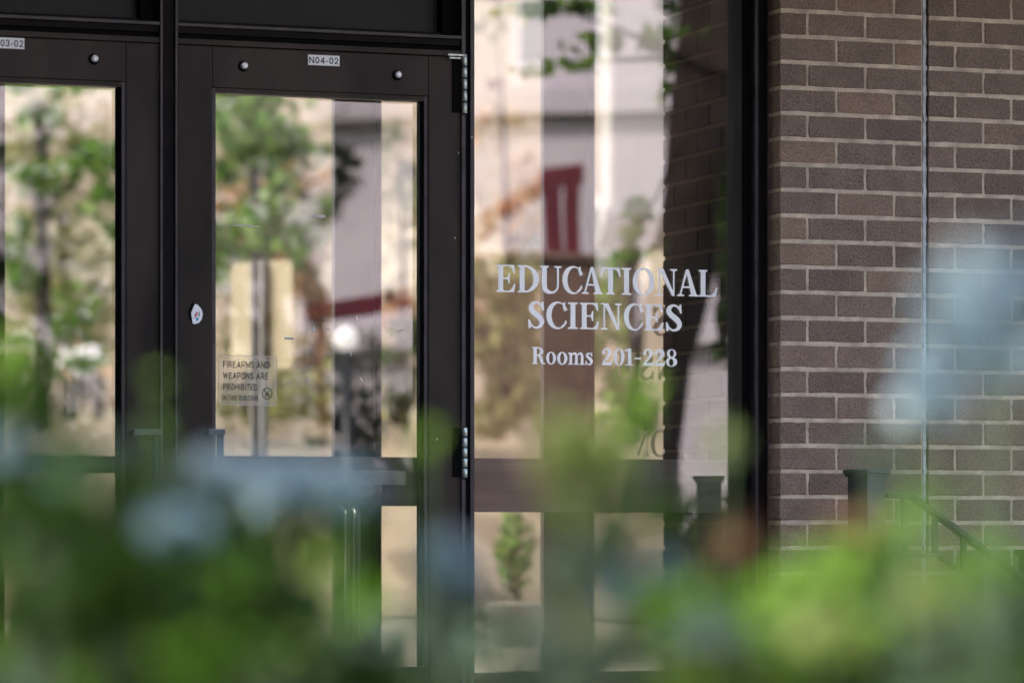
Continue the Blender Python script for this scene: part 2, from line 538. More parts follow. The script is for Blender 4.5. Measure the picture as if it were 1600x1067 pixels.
# surrounding wall that carries on out of the frame
wb = MB()
def rough_mortar(x0, x1):
    mb = MB(); nx = max(2, int((x1 - x0) / .012)); nz = int((zt - z_ref + (nrows - rows_up) * CRS) / .0068)
    z0 = z_ref - (nrows - rows_up) * CRS
    g = [[mb.bm.verts.new((x0 + (x1 - x0) * i / nx, mort_y - .0005 + random.uniform(-.0019, .0011), z0 + (zt - z0) * k / nz)) for i in range(nx + 1)] for k in range(nz + 1)]
    for k in range(nz):
        for i in range(nx):
            mb.bm.faces.new((g[k][i], g[k][i + 1], g[k + 1][i + 1], g[k + 1][i])).smooth = True
    mb.build('mortar_face', M['mortar'], wall)
rough_mortar(BX + .0045, JX0 - .004)
rough_mortar(JX1 + .004, WR)
wb.box(BX + .002, 14, .0, 1.75, max(zt + .002, 3.16), 14)
wb.box(BX + .002, 14, .0, py_far, GZ, z_ref - (nrows - rows_up) * CRS - .002)
wb.box(XIN, 13.9, py_far + .001, 1.749, GZ, 3.15)
wb.box(WR + .002, 14, .0, py_far, z_ref - (nrows - rows_up) * CRS - .002, 3.158)
wb.box(BX + .004, WR + .001, .0995, py_far - .002, z_ref - (nrows - rows_up) * CRS - .001, 3.157)
wb.build('wall_body', M['brownbrick'], wall)
brick_cache = {}
def brick_mesh(L, h=CRS - BJ, d=.09):
    key = (round(L, 4), h, d)
    if key not in brick_cache:
        vs = []
        for k in range(3):
            mb = MB().box(0, L, 0, d, 0, h, 0.0028)
            bmesh.ops.subdivide_edges(mb.bm, edges=[e for e in mb.bm.edges if e.calc_length() > .05 and all(v.co.y < .01 for v in e.verts)], cuts=2, use_grid_fill=True)
            me = mb.mesh('brick')
            # slightly uneven face
            rs = random.Random(k * 7 + int(L * 1000))
            for v in me.vertices:
                v.co.x += rs.uniform(-.0013, .0013); v.co.z += rs.uniform(-.0014, .0014); v.co.y += rs.uniform(-.0009, .0009)
            me.materials.append(M['brick'])
            vs.append(me)
        brick_cache[key] = vs
    return random.choice(brick_cache[key])

def put_brick(x, z, L, parent, proud=0.0):
    o = bpy.data.objects.new('brick', brick_mesh(L))
    COL.objects.link(o)
    o.parent = parent
    o.matrix_parent_inverse = world_matrix(parent).inverted()
    o.location = (x, proud + random.uniform(-.0007, .0007), z + random.uniform(-.0008, .0008))
    return o

for r in range(nrows):
    ztop = zt - r * CRS
    zb = ztop - CRS + BJ / 2
    typeA = ((r - rows_up) % 2 == 0)        # the row just under z_ref is type A: half brick at the corner
    x = BX
    segs = [BRL / 2, BRL, BRL] if typeA else [BRL, BRL, BRL / 2]
    for s_ in segs:
        put_brick(x, zb, s_ - HJ, wall)
        x += s_
    x = JX1
    first = True
    while x < WR - .02:
        s_ = BRL if (typeA or not first) else BRL / 2
        s_ = min(s_, WR - x)
        if s_ > .03:
            put_brick(x, zb, s_ - HJ, wall)
        x += s_
        first = False
# sealant in the expansion joint
sm = MB(); prev = None
ns = 260
for i in range(ns):
    z = z_low - .05 + i * (zt - z_low + .1) / (ns - 1)
    near_joint = abs(((zt - z) / CRS + .5) % 1 - .5) < .10
    l = JX0 - .0015 + random.uniform(-.0012, .0008) - (random.uniform(.001, .004) if near_joint and random.random() < .6 else 0)
    r = JX1 - .0058 + random.uniform(-.0012, .0012) + (random.uniform(.0, .004) if near_joint and random.random() < .5 else 0)
    yy = .0030 + random.uniform(-.0008, .0008) - (.0028 if near_joint else 0)
    cur = [sm.bm.verts.new((l, yy + .004, z)), sm.bm.verts.new((l + .002, yy, z)), sm.bm.verts.new(((l + r) / 2, yy + .0016, z)), sm.bm.verts.new((r - .001, yy + .0004, z)), sm.bm.verts.new((r, yy + .007, z))]
    if prev:
        for a in range(4):
            sm.bm.faces.new((prev[a], prev[a + 1], cur[a + 1], cur[a]))
    prev = cur
sm.build('joint_sealant', M['sealant'], wall)
box('joint_backing', M['gasket'], JX0 - .003, JX1 + .003, .02, .095, z_low, zt, wall)

# ------------------------------------------------------------------ building masses out of the frame
FX0 = 1.3
b = empty('building', (0, 0, GZ), label='brown brick building mass around and above the glazed entrance', cat='building')
mb = MB()
mb.box(-22, FX0, .0, 1.75, GZ, 14)                   # wall left of the entrance
mb.box(FX0 + .001, BX + .0, .0, 1.75, 3.16, 14)    # wall over the entrance
mb.build('wall', M['brownbrick'], b)
box('entrance_canopy', M['plaster'], FX0 + .002, 7.4, -1.4, -.002, 3.1, 3.4, b)
box('light_block_wall', M['brownbrick'], FX0 - .3, FX0 + .05, -3.0, -.003, 0.002, 3.095, b)  # added out of view, blocks light on the left-facing brick

# lobby
LY = 1.62                     # plane of the far glazing
CX0 = FX0
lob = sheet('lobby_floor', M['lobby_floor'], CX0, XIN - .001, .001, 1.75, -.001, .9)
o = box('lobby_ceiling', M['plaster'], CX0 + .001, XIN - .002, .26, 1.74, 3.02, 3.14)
tag(o, kind='structure')

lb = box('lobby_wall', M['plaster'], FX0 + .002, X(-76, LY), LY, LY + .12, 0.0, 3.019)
tag(lb, kind='structure')
# brick jamb inside the sidelight, running back into the lobby
pier = empty('lobby_brick_pier', (X(1140, .25), .25, 0), label='brick pier edge, shade put into its colour, seen through the lettered window, running back into the lobby', cat='brick pier')

py_near = .27
# far end where px = 1035
box('mortar_bed', M['mortar_shade'], PX + .007, BX - .004, py_near, py_far - .004, 0.004, 3.01, pier)
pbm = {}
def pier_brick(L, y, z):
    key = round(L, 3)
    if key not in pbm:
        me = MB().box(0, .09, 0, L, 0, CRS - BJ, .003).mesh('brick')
        me.materials.append(M['brick_shade'])
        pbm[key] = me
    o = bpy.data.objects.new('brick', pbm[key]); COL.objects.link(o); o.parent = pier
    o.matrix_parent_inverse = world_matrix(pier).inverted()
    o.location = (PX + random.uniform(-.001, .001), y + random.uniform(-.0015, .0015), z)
zz = z_ref - math.floor((z_ref - .33) / CRS) * CRS
k = 0
PL = py_far - py_near
while zz + CRS < 3.0:
    L0 = PL
    y = py_far
    first = True
    while y > py_near + .03:
        s_ = BRL if (k % 2 == 0 or not first) else BRL / 2
        s_ = min(s_, y - py_near)
        pier_brick(s_ - .009, y - s_ + .009 / 2, zz + BJ / 2)
        y -= s_
        first = False
    zz += CRS; k += 1

# ================================================================== STOREFRONT FRAME
FY = 0.100
sf = empty('storefront_frame', (X(500, FY), FY, 0), label='dark bronze metal frame holding the two entrance doors and the lettered window', cat='door frame')
TOP = 3.15
def vbar(name, p0, p1, y0, y1, mat, z0=0.002, z1=TOP, yref=None):
    yr = y0 if yref is None else yref
    return box(name, mat, X(p0, yr), X(p1, yr), y0, y1, z0, z1, sf, .0012)

# mullion between the doors
vbar('mullion', 250.5, 254.5, FY, .23, M['bronze_edge'])
vbar('mullion', 254.7, 273.8, FY + .012, .229, M['bronze_dark'])
vbar('mullion', 274.0, 278.0, FY, .23, M['bronze_edge'])
# mullion between door and lettered window
z_hdr0 = Zz(500, 46, FY)
vbar('mullion', 721.5, 727.5, FY + .004, .23, M['bronze_edge'])
vbar('mullion', 727.7, 734.8, FY + .016, .229, M['bronze_dark'])
vbar('mullion', 735.0, 741.5, FY - .001, .23, M['bronze_edge'])
# right jamb of the lettered window
vbar('jamb', 1185.5, 1197.6, FY + .0015, .25, M['bronze_dark'])
vbar('jamb', 1180.5, 1185.3, FY - .003, .25, M['bronze_edge'])
box('jamb_stop', M['gasket'], X(1158, .14), X(1180.3, FY), .135, .26, .002, TOP, sf)
# left jamb beyond the left door
vbar('jamb', -330, -300, FY, .23, M['bronze'])
# header over the doors, in four stepped strips
xl, xr = X(-298, FY), X(721.4, FY)
def hdr(py0, py1, y0, mat, name='header_strip'):
    za, zb = Zz(500, py0, FY), Zz(500, py1, FY)
    for (a, b_) in ((X(-299, FY), X(250.3, FY)), (X(278.2, FY), X(721.3, FY))):
        box(name, mat, a, b_, y0, .228, zb, za, sf, .0008)
hdr(46.0, 51.0, FY + .002, M['bronze_edge'])
hdr(51.2, 61.5, FY + .012, M['bronze_dark'])
hdr(61.7, 69.5, FY + .020, M['gasket'])
hdr(69.7, 78.0, FY + .006, M['bronze'])
# transom panels above
zt0 = Zz(500, 45.6, FY)
for (a, b_) in ((-299, 250.3), (278.2, 721.3)):
    box('transom_panel', M['panel'], X(a, FY), X(b_, FY) - .055, .175, .20, zt0, TOP, sf)
    box('transom_stop', M['gasket'], X(b_, FY) - .054, X(b_, FY), .13, .21, zt0, TOP, sf)
    box('transom_stop', M['bronze_dark'], X(a, FY), X(b_, FY) - .055, .14, .174, zt0, zt0 + .012, sf)

# ================================================================== GLYPHS (lettering traced from implicit shapes)
def g_poly(pts):
    pts = [tuple(p) for p in pts]
    def f(x, y):
        d = np.full(x.shape, 1e9); ins = np.zeros(x.shape, bool)
        n = len(pts)
        for i in range(n):
            x0, y0 = pts[i]; x1, y1 = pts[(i + 1) % n]
            dx, dy = x1 - x0, y1 - y0
            t = np.clip(((x - x0) * dx + (y - y0) * dy) / (dx * dx + dy * dy + 1e-12), 0, 1)
            d = np.minimum(d, np.hypot(x - x0 - t * dx, y - y0 - t * dy))
            c = ((y0 > y) != (y1 > y)) & (x < (x1 - x0) * (y - y0) / ((y1 - y0) if y1 != y0 else 1e-12) + x0)
            ins ^= c
        return np.where(ins, -d, d)
    return f
def g_rect(x0, y0, x1, y1):
    return g_poly([(x0, y0), (x1, y0), (x1, y1), (x0, y1)])
def g_ell(cx, cy, rx, ry):
    return lambda x, y: (np.hypot((x - cx) / rx, (y - cy) / ry) - 1) * min(rx, ry)
def g_stroke(pts):
    """pts: (x, y, radius) densified by Catmull-Rom, then tapered capsules"""
    p = [np.array(q, float) for q in pts]
    q = [p[0]] + p + [p[-1]]
    out = []
    for i in range(1, len(q) - 2):
        for k in range(8):
            t = k / 8
            out.append(.5 * ((2 * q[i]) + (-q[i - 1] + q[i + 1]) * t + (2 * q[i - 1] - 5 * q[i] + 4 * q[i + 1] - q[i + 2]) * t * t
                             + (-q[i - 1] + 3 * q[i] - 3 * q[i + 1] + q[i + 2]) * t ** 3))
    out.append(p[-1])
    def f(x, y):
        d = np.full(x.shape, 1e9)
        for a, b_ in zip(out[:-1], out[1:]):
            dx, dy = b_[0] - a[0], b_[1] - a[1]
            t = np.clip(((x - a[0]) * dx + (y - a[1]) * dy) / (dx * dx + dy * dy + 1e-12), 0, 1)
            d = np.minimum(d, np.hypot(x - a[0] - t * dx, y - a[1] - t * dy) - (a[2] + t * (b_[2] - a[2])))
        return d
    return f
def g_or(*fs):
    return lambda x, y: np.minimum.reduce([f(x, y) for f in fs])
def g_sub(a, b_):
    return lambda x, y: np.maximum(a(x, y), -b_(x, y))
def g_and(a, b_):
    return lambda x, y: np.maximum(a(x, y), b_(x, y))

S1, S2 = .18, .05     # thick stem, thin serif
def stem(x, w=S1, y0=0.0, y1=1.0, sw=.07, top=True, bot=True):
    fs = [g_rect(x, y0, x + w, y1)]
    for on, yy, s in ((bot, y0, 1), (top, y1, -1)):
        if on:
            fs.append(g_poly([(x - sw, yy), (x + w + sw, yy), (x + w + sw, yy + s * .045), (x + w, yy + s * .085), (x, yy + s * .085), (x - sw, yy + s * .045)]))
    return g_or(*fs)

GL = {}
GL['E'] = (.71, g_or(stem(.07), g_rect(.2, 0, .62, .055), g_rect(.2, .945, .62, 1), g_poly([(.4, 0), (.66, 0), (.71, .31), (.66, .31), (.58, .13), (.48, .05)]),
                     g_poly([(.40, 1), (.66, 1), (.69, .70), (.64, .70), (.57, .87), (.47, .95)]), g_rect(.2, .475, .42, .53), g_poly([(.34, .50), (.42, .56), (.46, .70), (.50, .70), (.50, .31), (.46, .31), (.42, .45)])))
GL['D'] = (.78, g_or(stem(.07), g_sub(g_and(g_ell(.26, .5, .52, .5), g_rect(.2, -.1, 1, 1.1)), g_ell(.22, .5, .36, .445)), g_rect(.2, 0, .34, .055), g_rect(.2, .945, .34, 1)))
GL['U'] = (.79, g_or(g_poly([(0, 1), (.32, 1), (.32, .955), (.255, .92), (.065, .92), (0, .955)]), g_poly([(.52, 1), (.79, 1), (.79, .955), (.69, .92), (.62, .92), (.52, .955)]),
                     g_stroke([(.155, .92, .09), (.155, .35, .09), (.19, .14, .085), (.30, .045, .07), (.42, .02, .045), (.54, .06, .04), (.63, .17, .035), (.655, .35, .034), (.655, .92, .034)])))
GL['C'] = (.73, g_or(g_sub(g_ell(.40, .5, .40, .52), g_or(g_ell(.46, .5, .27, .455), g_poly([(.46, .30), (.9, .22), (.9, .70), (.46, .70)]))),
                     g_poly([(.60, .97), (.68, 1.01), (.70, .66), (.655, .66), (.60, .82)]), g_stroke([(.58, .09, .035), (.66, .17, .03), (.715, .30, .02)])))
GL['A'] = (.79, g_or(g_poly([(.33, 1), (.43, 1), (.74, .0), (.53, .0)]), g_poly([(.33, 1), (.39, .93), (.14, .03), (.08, .03)]), g_rect(.2, .31, .55, .37),
                     g_poly([(0, 0), (.26, 0), (.26, .045), (.17, .08), (.09, .08), (0, .045)]), g_poly([(.44, 0), (.79, 0), (.79, .045), (.70, .08), (.52, .08), (.44, .045)])))
GL['T'] = (.77, g_or(stem(.295, top=False), g_rect(.06, .94, .71, 1), g_poly([(.05, 1), (.26, 1), (.24, .95), (.12, .86), (.05, .66), (0, .66)]), g_poly([(.72, 1), (.51, 1), (.53, .95), (.65, .86), (.72, .66), (.77, .66)])))
GL['I'] = (.36, stem(.09, .18, sw=.09))
GL['O'] = (.79, g_sub(g_ell(.395, .5, .395, .52), g_ell(.395, .5, .215, .455)))
GL['N'] = (.79, g_or(g_poly([(.06, 1), (.28, 1), (.69, .06), (.69, 0), (.60, 0), (.13, .95)]), g_rect(.10, .03, .155, .95), g_rect(.635, .02, .69, .95),
                     g_poly([(0, 1), (.25, 1), (.25, .95), (0, .955)]), g_poly([(.53, 1), (.79, 1), (.79, .955), (.70, .92), (.62, .92), (.53, .955)]), g_poly([(0, 0), (.26, 0), (.26, .045), (.17, .08), (.09, .08), (0, .045)])))
GL['L'] = (.69, g_or(stem(.07), g_rect(.2, 0, .60, .055), g_poly([(.36, 0), (.64, 0), (.69, .35), (.65, .35), (.56, .15), (.45, .05)])))
GL['S'] = (.63, g_or(g_stroke([(.52, .80, .02), (.44, .92, .032), (.31, .975, .04), (.17, .90, .07), (.12, .76, .09), (.20, .62, .10), (.34, .50, .105), (.46, .38, .10), (.52, .24, .085), (.46, .09, .06), (.33, .025, .042), (.20, .06, .034), (.09, .19, .026), (.05, .30, .02)]),
                     g_poly([(.53, 1.01), (.58, 1.01), (.60, .67), (.55, .67), (.47, .88)]), g_poly([(.03, -.01), (.08, -.01), (.16, .12), (.06, .33), (.01, .33)])))
GL['R'] = (.78, g_or(stem(.07, .2), g_sub(g_and(g_ell(.32, .745, .33, .255), g_rect(.2, .4, 1, 1.1)), g_ell(.30, .745, .16, .195)), g_rect(.2, .945, .36, 1), g_rect(.2, .49, .36, .545),
                     g_stroke([(.36, .5, .05), (.48, .42, .08), (.54, .25, .09), (.58, .10, .075), (.66, .045, .04), (.76, .04, .025)])))
GL['o'] = (.60, g_sub(g_ell(.30, .36, .30, .38), g_ell(.30, .36, .125, .32)))
GL['m'] = (.99, g_or(g_rect(.08, .02, .23, .68), g_rect(.42, .02, .57, .55), g_rect(.76, .02, .91, .55), g_rect(0, 0, .30, .065), g_rect(.35, 0, .64, .065), g_rect(.69, 0, .99, .065), g_rect(0, .63, .23, .70),
                     g_stroke([(.20, .52, .03), (.30, .64, .045), (.42, .66, .07), (.495, .52, .075)]), g_stroke([(.54, .52, .03), (.64, .64, .045), (.76, .66, .07), (.835, .52, .075)])))
GL['s'] = (.46, g_or(g_stroke([(.37, .55, .02), (.29, .67, .035), (.16, .66, .05), (.10, .55, .07), (.18, .44, .085), (.30, .34, .09), (.37, .22, .085), (.33, .08, .06), (.22, .02, .04), (.10, .10, .03), (.04, .22, .02)]),
                     g_poly([(.36, .74), (.41, .74), (.42, .49), (.37, .49)]), g_poly([(.01, -.02), (.06, -.02), (.08, .24), (.02, .25)])))
GL['2'] = (.64, g_or(g_stroke([(.11, .72, .085), (.13, .86, .055), (.25, .97, .045), (.40, .93, .08), (.48, .78, .10), (.42, .58, .09), (.28, .38, .055), (.12, .20, .04), (.05, .08, .035)]),
                     g_poly([(.01, 0), (.59, 0), (.64, .32), (.59, .32), (.54, .20), (.05, .15)])))
GL['0'] = (.64, g_sub(g_ell(.32, .5, .32, .52), g_ell(.32, .5, .135, .465)))
GL['1'] = (.50, g_or(g_rect(.17, .03, .36, 1.0), g_rect(0, 0, .50, .06), g_poly([(0, .84), (.2, .88), (.3, 1.0), (.17, 1.0), (.0, .91)])))
GL['-'] = (.38, g_rect(0, .38, .38, .48))
GL['8'] = (.64, g_sub(g_or(g_ell(.32, .75, .27, .265), g_ell(.32, .26, .32, .285)), g_or(g_ell(.33, .77, .12, .20), g_ell(.30, .235, .13, .215))))

def g_lines(*pls, r=.075):
    fs = []
    for pl in pls:
        def f(x, y, pl=pl):
            d = np.full(x.shape, 1e9)
            for (x0, y0), (x1, y1) in zip(pl[:-1], pl[1:]):
                dx, dy = x1 - x0, y1 - y0
                t = np.clip(((x - x0) * dx + (y - y0) * dy) / (dx * dx + dy * dy + 1e-12), 0, 1)
                d = np.minimum(d, np.hypot(x - x0 - t * dx, y - y0 - t * dy) - r)
            return d
        fs.append(f)
    return g_or(*fs)
def arc(cx, cy, rx, ry, a0, a1, n=14):
    return [(cx + rx * math.cos(R(a0 + (a1 - a0) * k / n)), cy + ry * math.sin(R(a0 + (a1 - a0) * k / n))) for k in range(n + 1)]
B, T_ = .075, .925
SANS = {
 'N': (.74, g_lines([(B, B), (B, T_), (.665, B), (.665, T_)])), 'F': (.62, g_lines([(B, B), (B, T_), (.56, T_)], [(B, .52), (.48, .52)])),
 'I': (.15, g_lines([(B, B), (B, T_)])), 'R': (.72, g_lines([(B, B), (B, T_), (.36, T_)] + arc(.40, .70, .20, .225, 90, -90) + [(B, .475)], [(.38, .475), (.63, B)])),
 'E': (.65, g_lines([(.58, B), (B, B), (B, T_), (.56, T_)], [(B, .52), (.52, .52)])), 'A': (.74, g_lines([(B, B), (.37, T_), (.665, B)], [(.19, .33), (.55, .33)])),
 'M': (.84, g_lines([(B, B), (B, T_), (.42, .2), (.765, T_), (.765, B)])), 'S': (.66, g_lines(arc(.33, .71, .25, .215, 25, 250) + arc(.33, .29, .26, .215, 70, -155))),
 'D': (.72, g_lines([(.3, B), (B, B), (B, T_), (.3, T_)] + arc(.31, .5, .335, .425, 90, -90))), 'W': (1.0, g_lines([(B, T_), (.27, B), (.5, .85), (.73, B), (.925, T_)])),
 'P': (.66, g_lines([(B, B), (B, T_), (.36, T_)] + arc(.37, .69, .215, .235, 90, -90) + [(B, .455)])), 'O': (.78, g_lines(arc(.39, .5, .315, .425, 0, 360, 28))),
 'H': (.72, g_lines([(B, B), (B, T_)], [(.645, B), (.645, T_)], [(B, .52), (.645, .52)])), 'T': (.64, g_lines([(.32, B), (.32, T_)], [(B, T_), (.565, T_)])),
 'B': (.70, g_lines([(B, B), (B, T_), (.36, T_)] + arc(.37, .72, .19, .205, 90, -90) + [(B, .515)], [(.38, .515)] + arc(.40, .295, .225, .22, 90, -90) + [(B, B)])),
 'U': (.72, g_lines([(B, T_), (B, .36)] + arc(.36, .36, .285, .285, 180, 360) + [(.645, T_)])), 'L': (.60, g_lines([(B, T_), (B, B), (.53, B)])),
 'G': (.76, g_lines(arc(.39, .5, .315, .425, 40, 335, 22) + [(.685, .47), (.42, .47)])),
 '0': (.58, g_lines(arc(.29, .5, .215, .425, 0, 360, 24))), '3': (.58, g_lines(arc(.28, .71, .20, .215, 160, -90, 14) , arc(.28, .285, .22, .215, 90, -165, 14))),
 '4': (.62, g_lines([(.44, B), (.44, T_), (B, .32), (.56, .32)])), '2': (.58, g_lines(arc(.29, .68, .205, .245, 165, -35, 14) + [(.08, B), (.52, B)])), '-': (.34, g_lines([(.07, .37), (.27, .37)])),
}
for k_, v_ in SANS.items(): GL['sans' + k_] = v_

glyph_cache = {}
def glyph_mesh(ch):
    if ch in glyph_cache: return glyph_cache[ch]
    w, f = GL[ch]
    step = .012
    xs = np.arange(-.06, w + .06, step); ys = np.arange(-.08, 1.08, step)
    gx, gy = np.meshgrid(xs, ys)
    v = f(gx, gy) + 1e-7
    # marching squares
    segs = {}
    ny, nx = v.shape
    def ept(k):
        kind, i, j = k
        if kind == 'h':
            a, b_ = v[i, j], v[i, j + 1]; t = a / (a - b_); return (xs[j] + t * step, ys[i])
        a, b_ = v[i, j], v[i + 1, j]; t = a / (a - b_); return (xs[j], ys[i] + t * step)
    sgn = v < 0
    mixed = (sgn[:-1, :-1] != sgn[1:, :-1]) | (sgn[:-1, :-1] != sgn[:-1, 1:]) | (sgn[:-1, :-1] != sgn[1:, 1:])
    for i, j in zip(*np.nonzero(mixed)):
        a, b_, c, d = sgn[i, j], sgn[i, j + 1], sgn[i + 1, j + 1], sgn[i + 1, j]
        E = {'b': ('h', i, j), 'r': ('v', i, j + 1), 't': ('h', i + 1, j), 'l': ('v', i, j)}
        code = (a, b_, c, d)
        tab = {(1,0,0,0):['bl'], (0,1,0,0):['rb'], (0,0,1,0):['tr'], (0,0,0,1):['lt'], (1,1,0,0):['rl'], (0,1,1,0):['tb'], (0,0,1,1):['lr'], (1,0,0,1):['bt'],
               (1,1,1,0):['tl'], (0,1,1,1):['lb'], (1,0,1,1):['br'], (1,1,0,1):['rt'], (1,0,1,0):['bl', 'tr'], (0,1,0,1):['rb', 'lt']}
        for s in tab[tuple(int(q) for q in code)]:
            segs[E[s[0]]] = E[s[1]]
    loops = []
    while segs:
        k0 = next(iter(segs)); k = k0; lp = []
        while k in segs:
            nk = segs.pop(k); lp.append(ept(k)); k = nk
        if len(lp) > 8: loops.append(lp)
    cu = bpy.data.curves.new('glyph', 'CURVE'); cu.dimensions = '2D'; cu.fill_mode = 'BOTH'; cu.extrude = .004; cu.resolution_u = 1
    for lp in loops:
        # drop nearly collinear points
        pts = []
        n = len(lp)
        for i in range(n):
            x0, y0 = lp[i - 1]; x1, y1 = lp[i]; x2, y2 = lp[(i + 1) % n]
            if abs((x1 - x0) * (y2 - y1) - (y1 - y0) * (x2 - x1)) > 2e-7: pts.append(lp[i])
        sp = cu.splines.new('POLY'); sp.points.add(len(pts) - 1)
        for p, q in zip(sp.points, pts): p.co = (q[0], q[1], 0, 1)
        sp.use_cyclic_u = True
    o = bpy.data.objects.new('tmp', cu); COL.objects.link(o)
    dg = bpy.context.evaluated_depsgraph_get()
    me = bpy.data.meshes.new_from_object(o.evaluated_get(dg))
    bpy.data.objects.remove(o)
    glyph_cache[ch] = (w, me)
    return glyph_cache[ch]

def put_glyph(ch, x0, x1, zb, h, Y, mat, parent, mirror=False):
    w, me = glyph_mesh(ch)
    if not me.materials: me.materials.append(mat)
    o = bpy.data.objects.new('letter', me); COL.objects.link(o)
    sx = (x1 - x0) / w
    if mirror:
        o.rotation_euler = (R(90), 0, R(180)); o.location = (x1, Y, zb)
    else:
        o.rotation_euler = (R(90), 0, 0); o.location = (x0, Y, zb)
    o.scale = (sx, h, .05)
    o.parent = parent
    o.matrix_parent_inverse = world_matrix(parent).inverted()
    return o

# ================================================================== LETTERED SIDELIGHT WINDOW
sw = empty('sidelight_window', (X(940, GY), GY, 0), label='tall fixed window with white EDUCATIONAL SCIENCES Rooms 201-228 lettering beside the door', cat='window')
gxl, gxr = X(741.4, FY) + .002, X(1162, GY)
box('glass_pane', M['glass_side'], gxl - .012, gxr, GY, GY + .006, .14, TOP - .05, sw)
box('glazing_bead', M['bronze_dark'], gxr - .002 - .0, gxr + .02, GY - .02, GY - .0005, .14, TOP - .05, sw)
box('sill', M['bronze'], gxl, gxr - .003, GY - .03, GY + .03, .004, .138, sw)
let = empty('lettering', (X(940, GY), GY, 1.2)); let.parent = sw; let.matrix_parent_inverse = world_matrix(sw).inverted()
LYp = GY - .0015
lines = [
    ([('E', 775.6, 805.5), ('D', 809.1, 842.1), ('U', 844, 877.5), ('C', 878.7, 909.4), ('A', 909, 942.2), ('T', 937.8, 970), ('I', 971.3, 986.5), ('O', 988.7, 1022.1), ('N', 1024.9, 1058.1), ('A', 1058, 1091.3), ('L', 1091.8, 1120.8)],
     (790, 456.0, 413.6), (1105, 464.1, 422.1)),
    ([('S', 824.7, 851.3), ('C', 853.7, 885), ('I', 887.5, 902.8), ('E', 906.2, 935.8), ('N', 939, 971.5), ('C', 974.7, 1004.1), ('E', 1006.9, 1036.5), ('S', 1039.9, 1066.5)],
     (895, 514.3, 472.7), (1020, 516.2, 475.3)),
    ([('R', 831.6, 852.2), ('o', 853.3, 868.7), ('o', 870.6, 886.5), ('m', 887.8, 913.7), ('s', 914.6, 926.5), ('2', 940, 956.9), ('0', 958.7, 975.6), ('1', 976.5, 990), ('-', 991.5, 1001.9), ('2', 1004.7, 1021.9), ('2', 1022.5, 1039.3), ('8', 1040.7, 1058)],
     (840, 568.3, 541.9), (1050, 572.7, 546.0)),
]
for chars, a, b_ in lines:
    zb = (Zz(a[0], a[1], LYp) + Zz(b_[0], b_[1], LYp)) / 2
    zt_ = (Zz(a[0], a[2], LYp) + Zz(b_[0], b_[2], LYp)) / 2
    for ch, p0, p1 in chars:
        put_glyph(ch, X(p0, LYp), X(p1, LYp), zb, zt_ - zb, LYp, M['vinyl'], let)

# brown rail bar behind the lettered window
zr0, zr1 = Zz(890, 800, .27), Zz(890, 716.5, .27)
box('window_rail', M['wood'], gxl + .01, X(1139, .27), .262, .30, zr0, zr1, sw, .002)

# ================================================================== DOORS
def put_text(name, s, x0, x1, zb, h, Y, mat, parent, bold=.0):
    """sans print fitted between x0 and x1, cap height h, as one mesh"""
    gap, space = .16, .38
    total = sum((space if c == ' ' else GL['sans' + c][0] + gap) for c in s) - gap
    k = (x1 - x0) / total
    vs, fs = [], []
    x = 0.0
    for c in s:
        if c == ' ': x += space; continue
        w, me = glyph_mesh('sans' + c)
        o = len(vs)
        vs += [(x0 + (x + v.co.x) * k, Y + v.co.z * .03, zb + v.co.y * h) for v in me.vertices]
        fs += [[o + i for i in p.vertices] for p in me.polygons]
        x += w + gap
    me = bpy.data.meshes.new(name); me.from_pydata(vs, [], fs); me.materials.append(mat)
    return link(name, me, mat, parent)

DY = .115                       # door face
DG = .168                       # door glass
def make_door(name, label, pl, pr, gl0, gl1, rail_seam_l, rail_seam_r, glass_top, door_top, ref, hinge_right):
    """pl..pr door edges, gl0..gl1 glass edges in photograph pixels; glass_top/door_top heights in z"""
    d = empty(name, ((X(pl, DY) + X(pr, DY)) / 2, DY, 0), label=label, cat='door', group='glazed entrance doors side by side')
    xa, xb = X(pl, DY), X(pr, DY)
    x_sl, x_sr = X(rail_seam_l, DY), X(rail_seam_r, DY)
    D1 = DY + .047 + .02
    zb = .004
    br_top = .27
    # stiles and rails
    box('stile', M['bronze'], xa, x_sl - .0006, DY, D1, zb, door_top, d, .0012)
    box('stile', M['bronze'], x_sr + .0006, xb, DY, D1, zb, door_top, d, .0012)
    box('top_rail', M['bronze'], x_sl + .0006, x_sr - .0006, DY + .0004, D1, glass_top + .017, door_top, d, .0012)
    box('bottom_rail', M['bronze'], x_sl + .0006, x_sr - .0006, DY + .0004, D1, zb, br_top, d, .0012)
    # glazing beads
    gxa, gxb = X(gl0, DG), X(gl1, DG)
    bead = MB()
    bead.box(x_sl, x_sl + .012, DY + .006, DG - .001, br_top + .001, glass_top + .016)
    bead.box(x_sr - .012, x_sr, DY + .006, DG - .001, br_top + .001, glass_top + .016)
    bead.build('glazing_bead', M['bronze_edge'], d)
    box('glazing_bead', M['bronze'], x_sl + .0125, x_sr - .0125, DY + .006, DG - .001, glass_top + .001, glass_top + .0165, d)
    box('glass_pane', M['glass_door'], x_sl + .004, x_sr - .004, DG, DG + .006, br_top + .002, glass_top + .014, d)
    box('gasket', M['gasket'], x_sr - .0215, x_sr - .0124, DY + .02, DG - .002, br_top + .001, glass_top, d)
    return d, x_sl, x_sr, D1

gtB = Zz(495, 155.0, DG)
dtB = Zz(500, 80.5, DY)
doorB, bsl, bsr, D1 = make_door('entrance_door', 'dark bronze glazed door labelled N04-02, next to the lettered window', 278.6, 721.0, 338, 652, 332, 669.5, gtB, dtB, 500, True)
doorA, asl, asr, _ = make_door('entrance_door', 'dark bronze glazed door labelled 03-02, cut off by the left edge of the photo', -180, 249.8, -120, 178, -128, 197, Zz(90, 135.5, DG), Zz(125, 63.5, DY), 125, True)

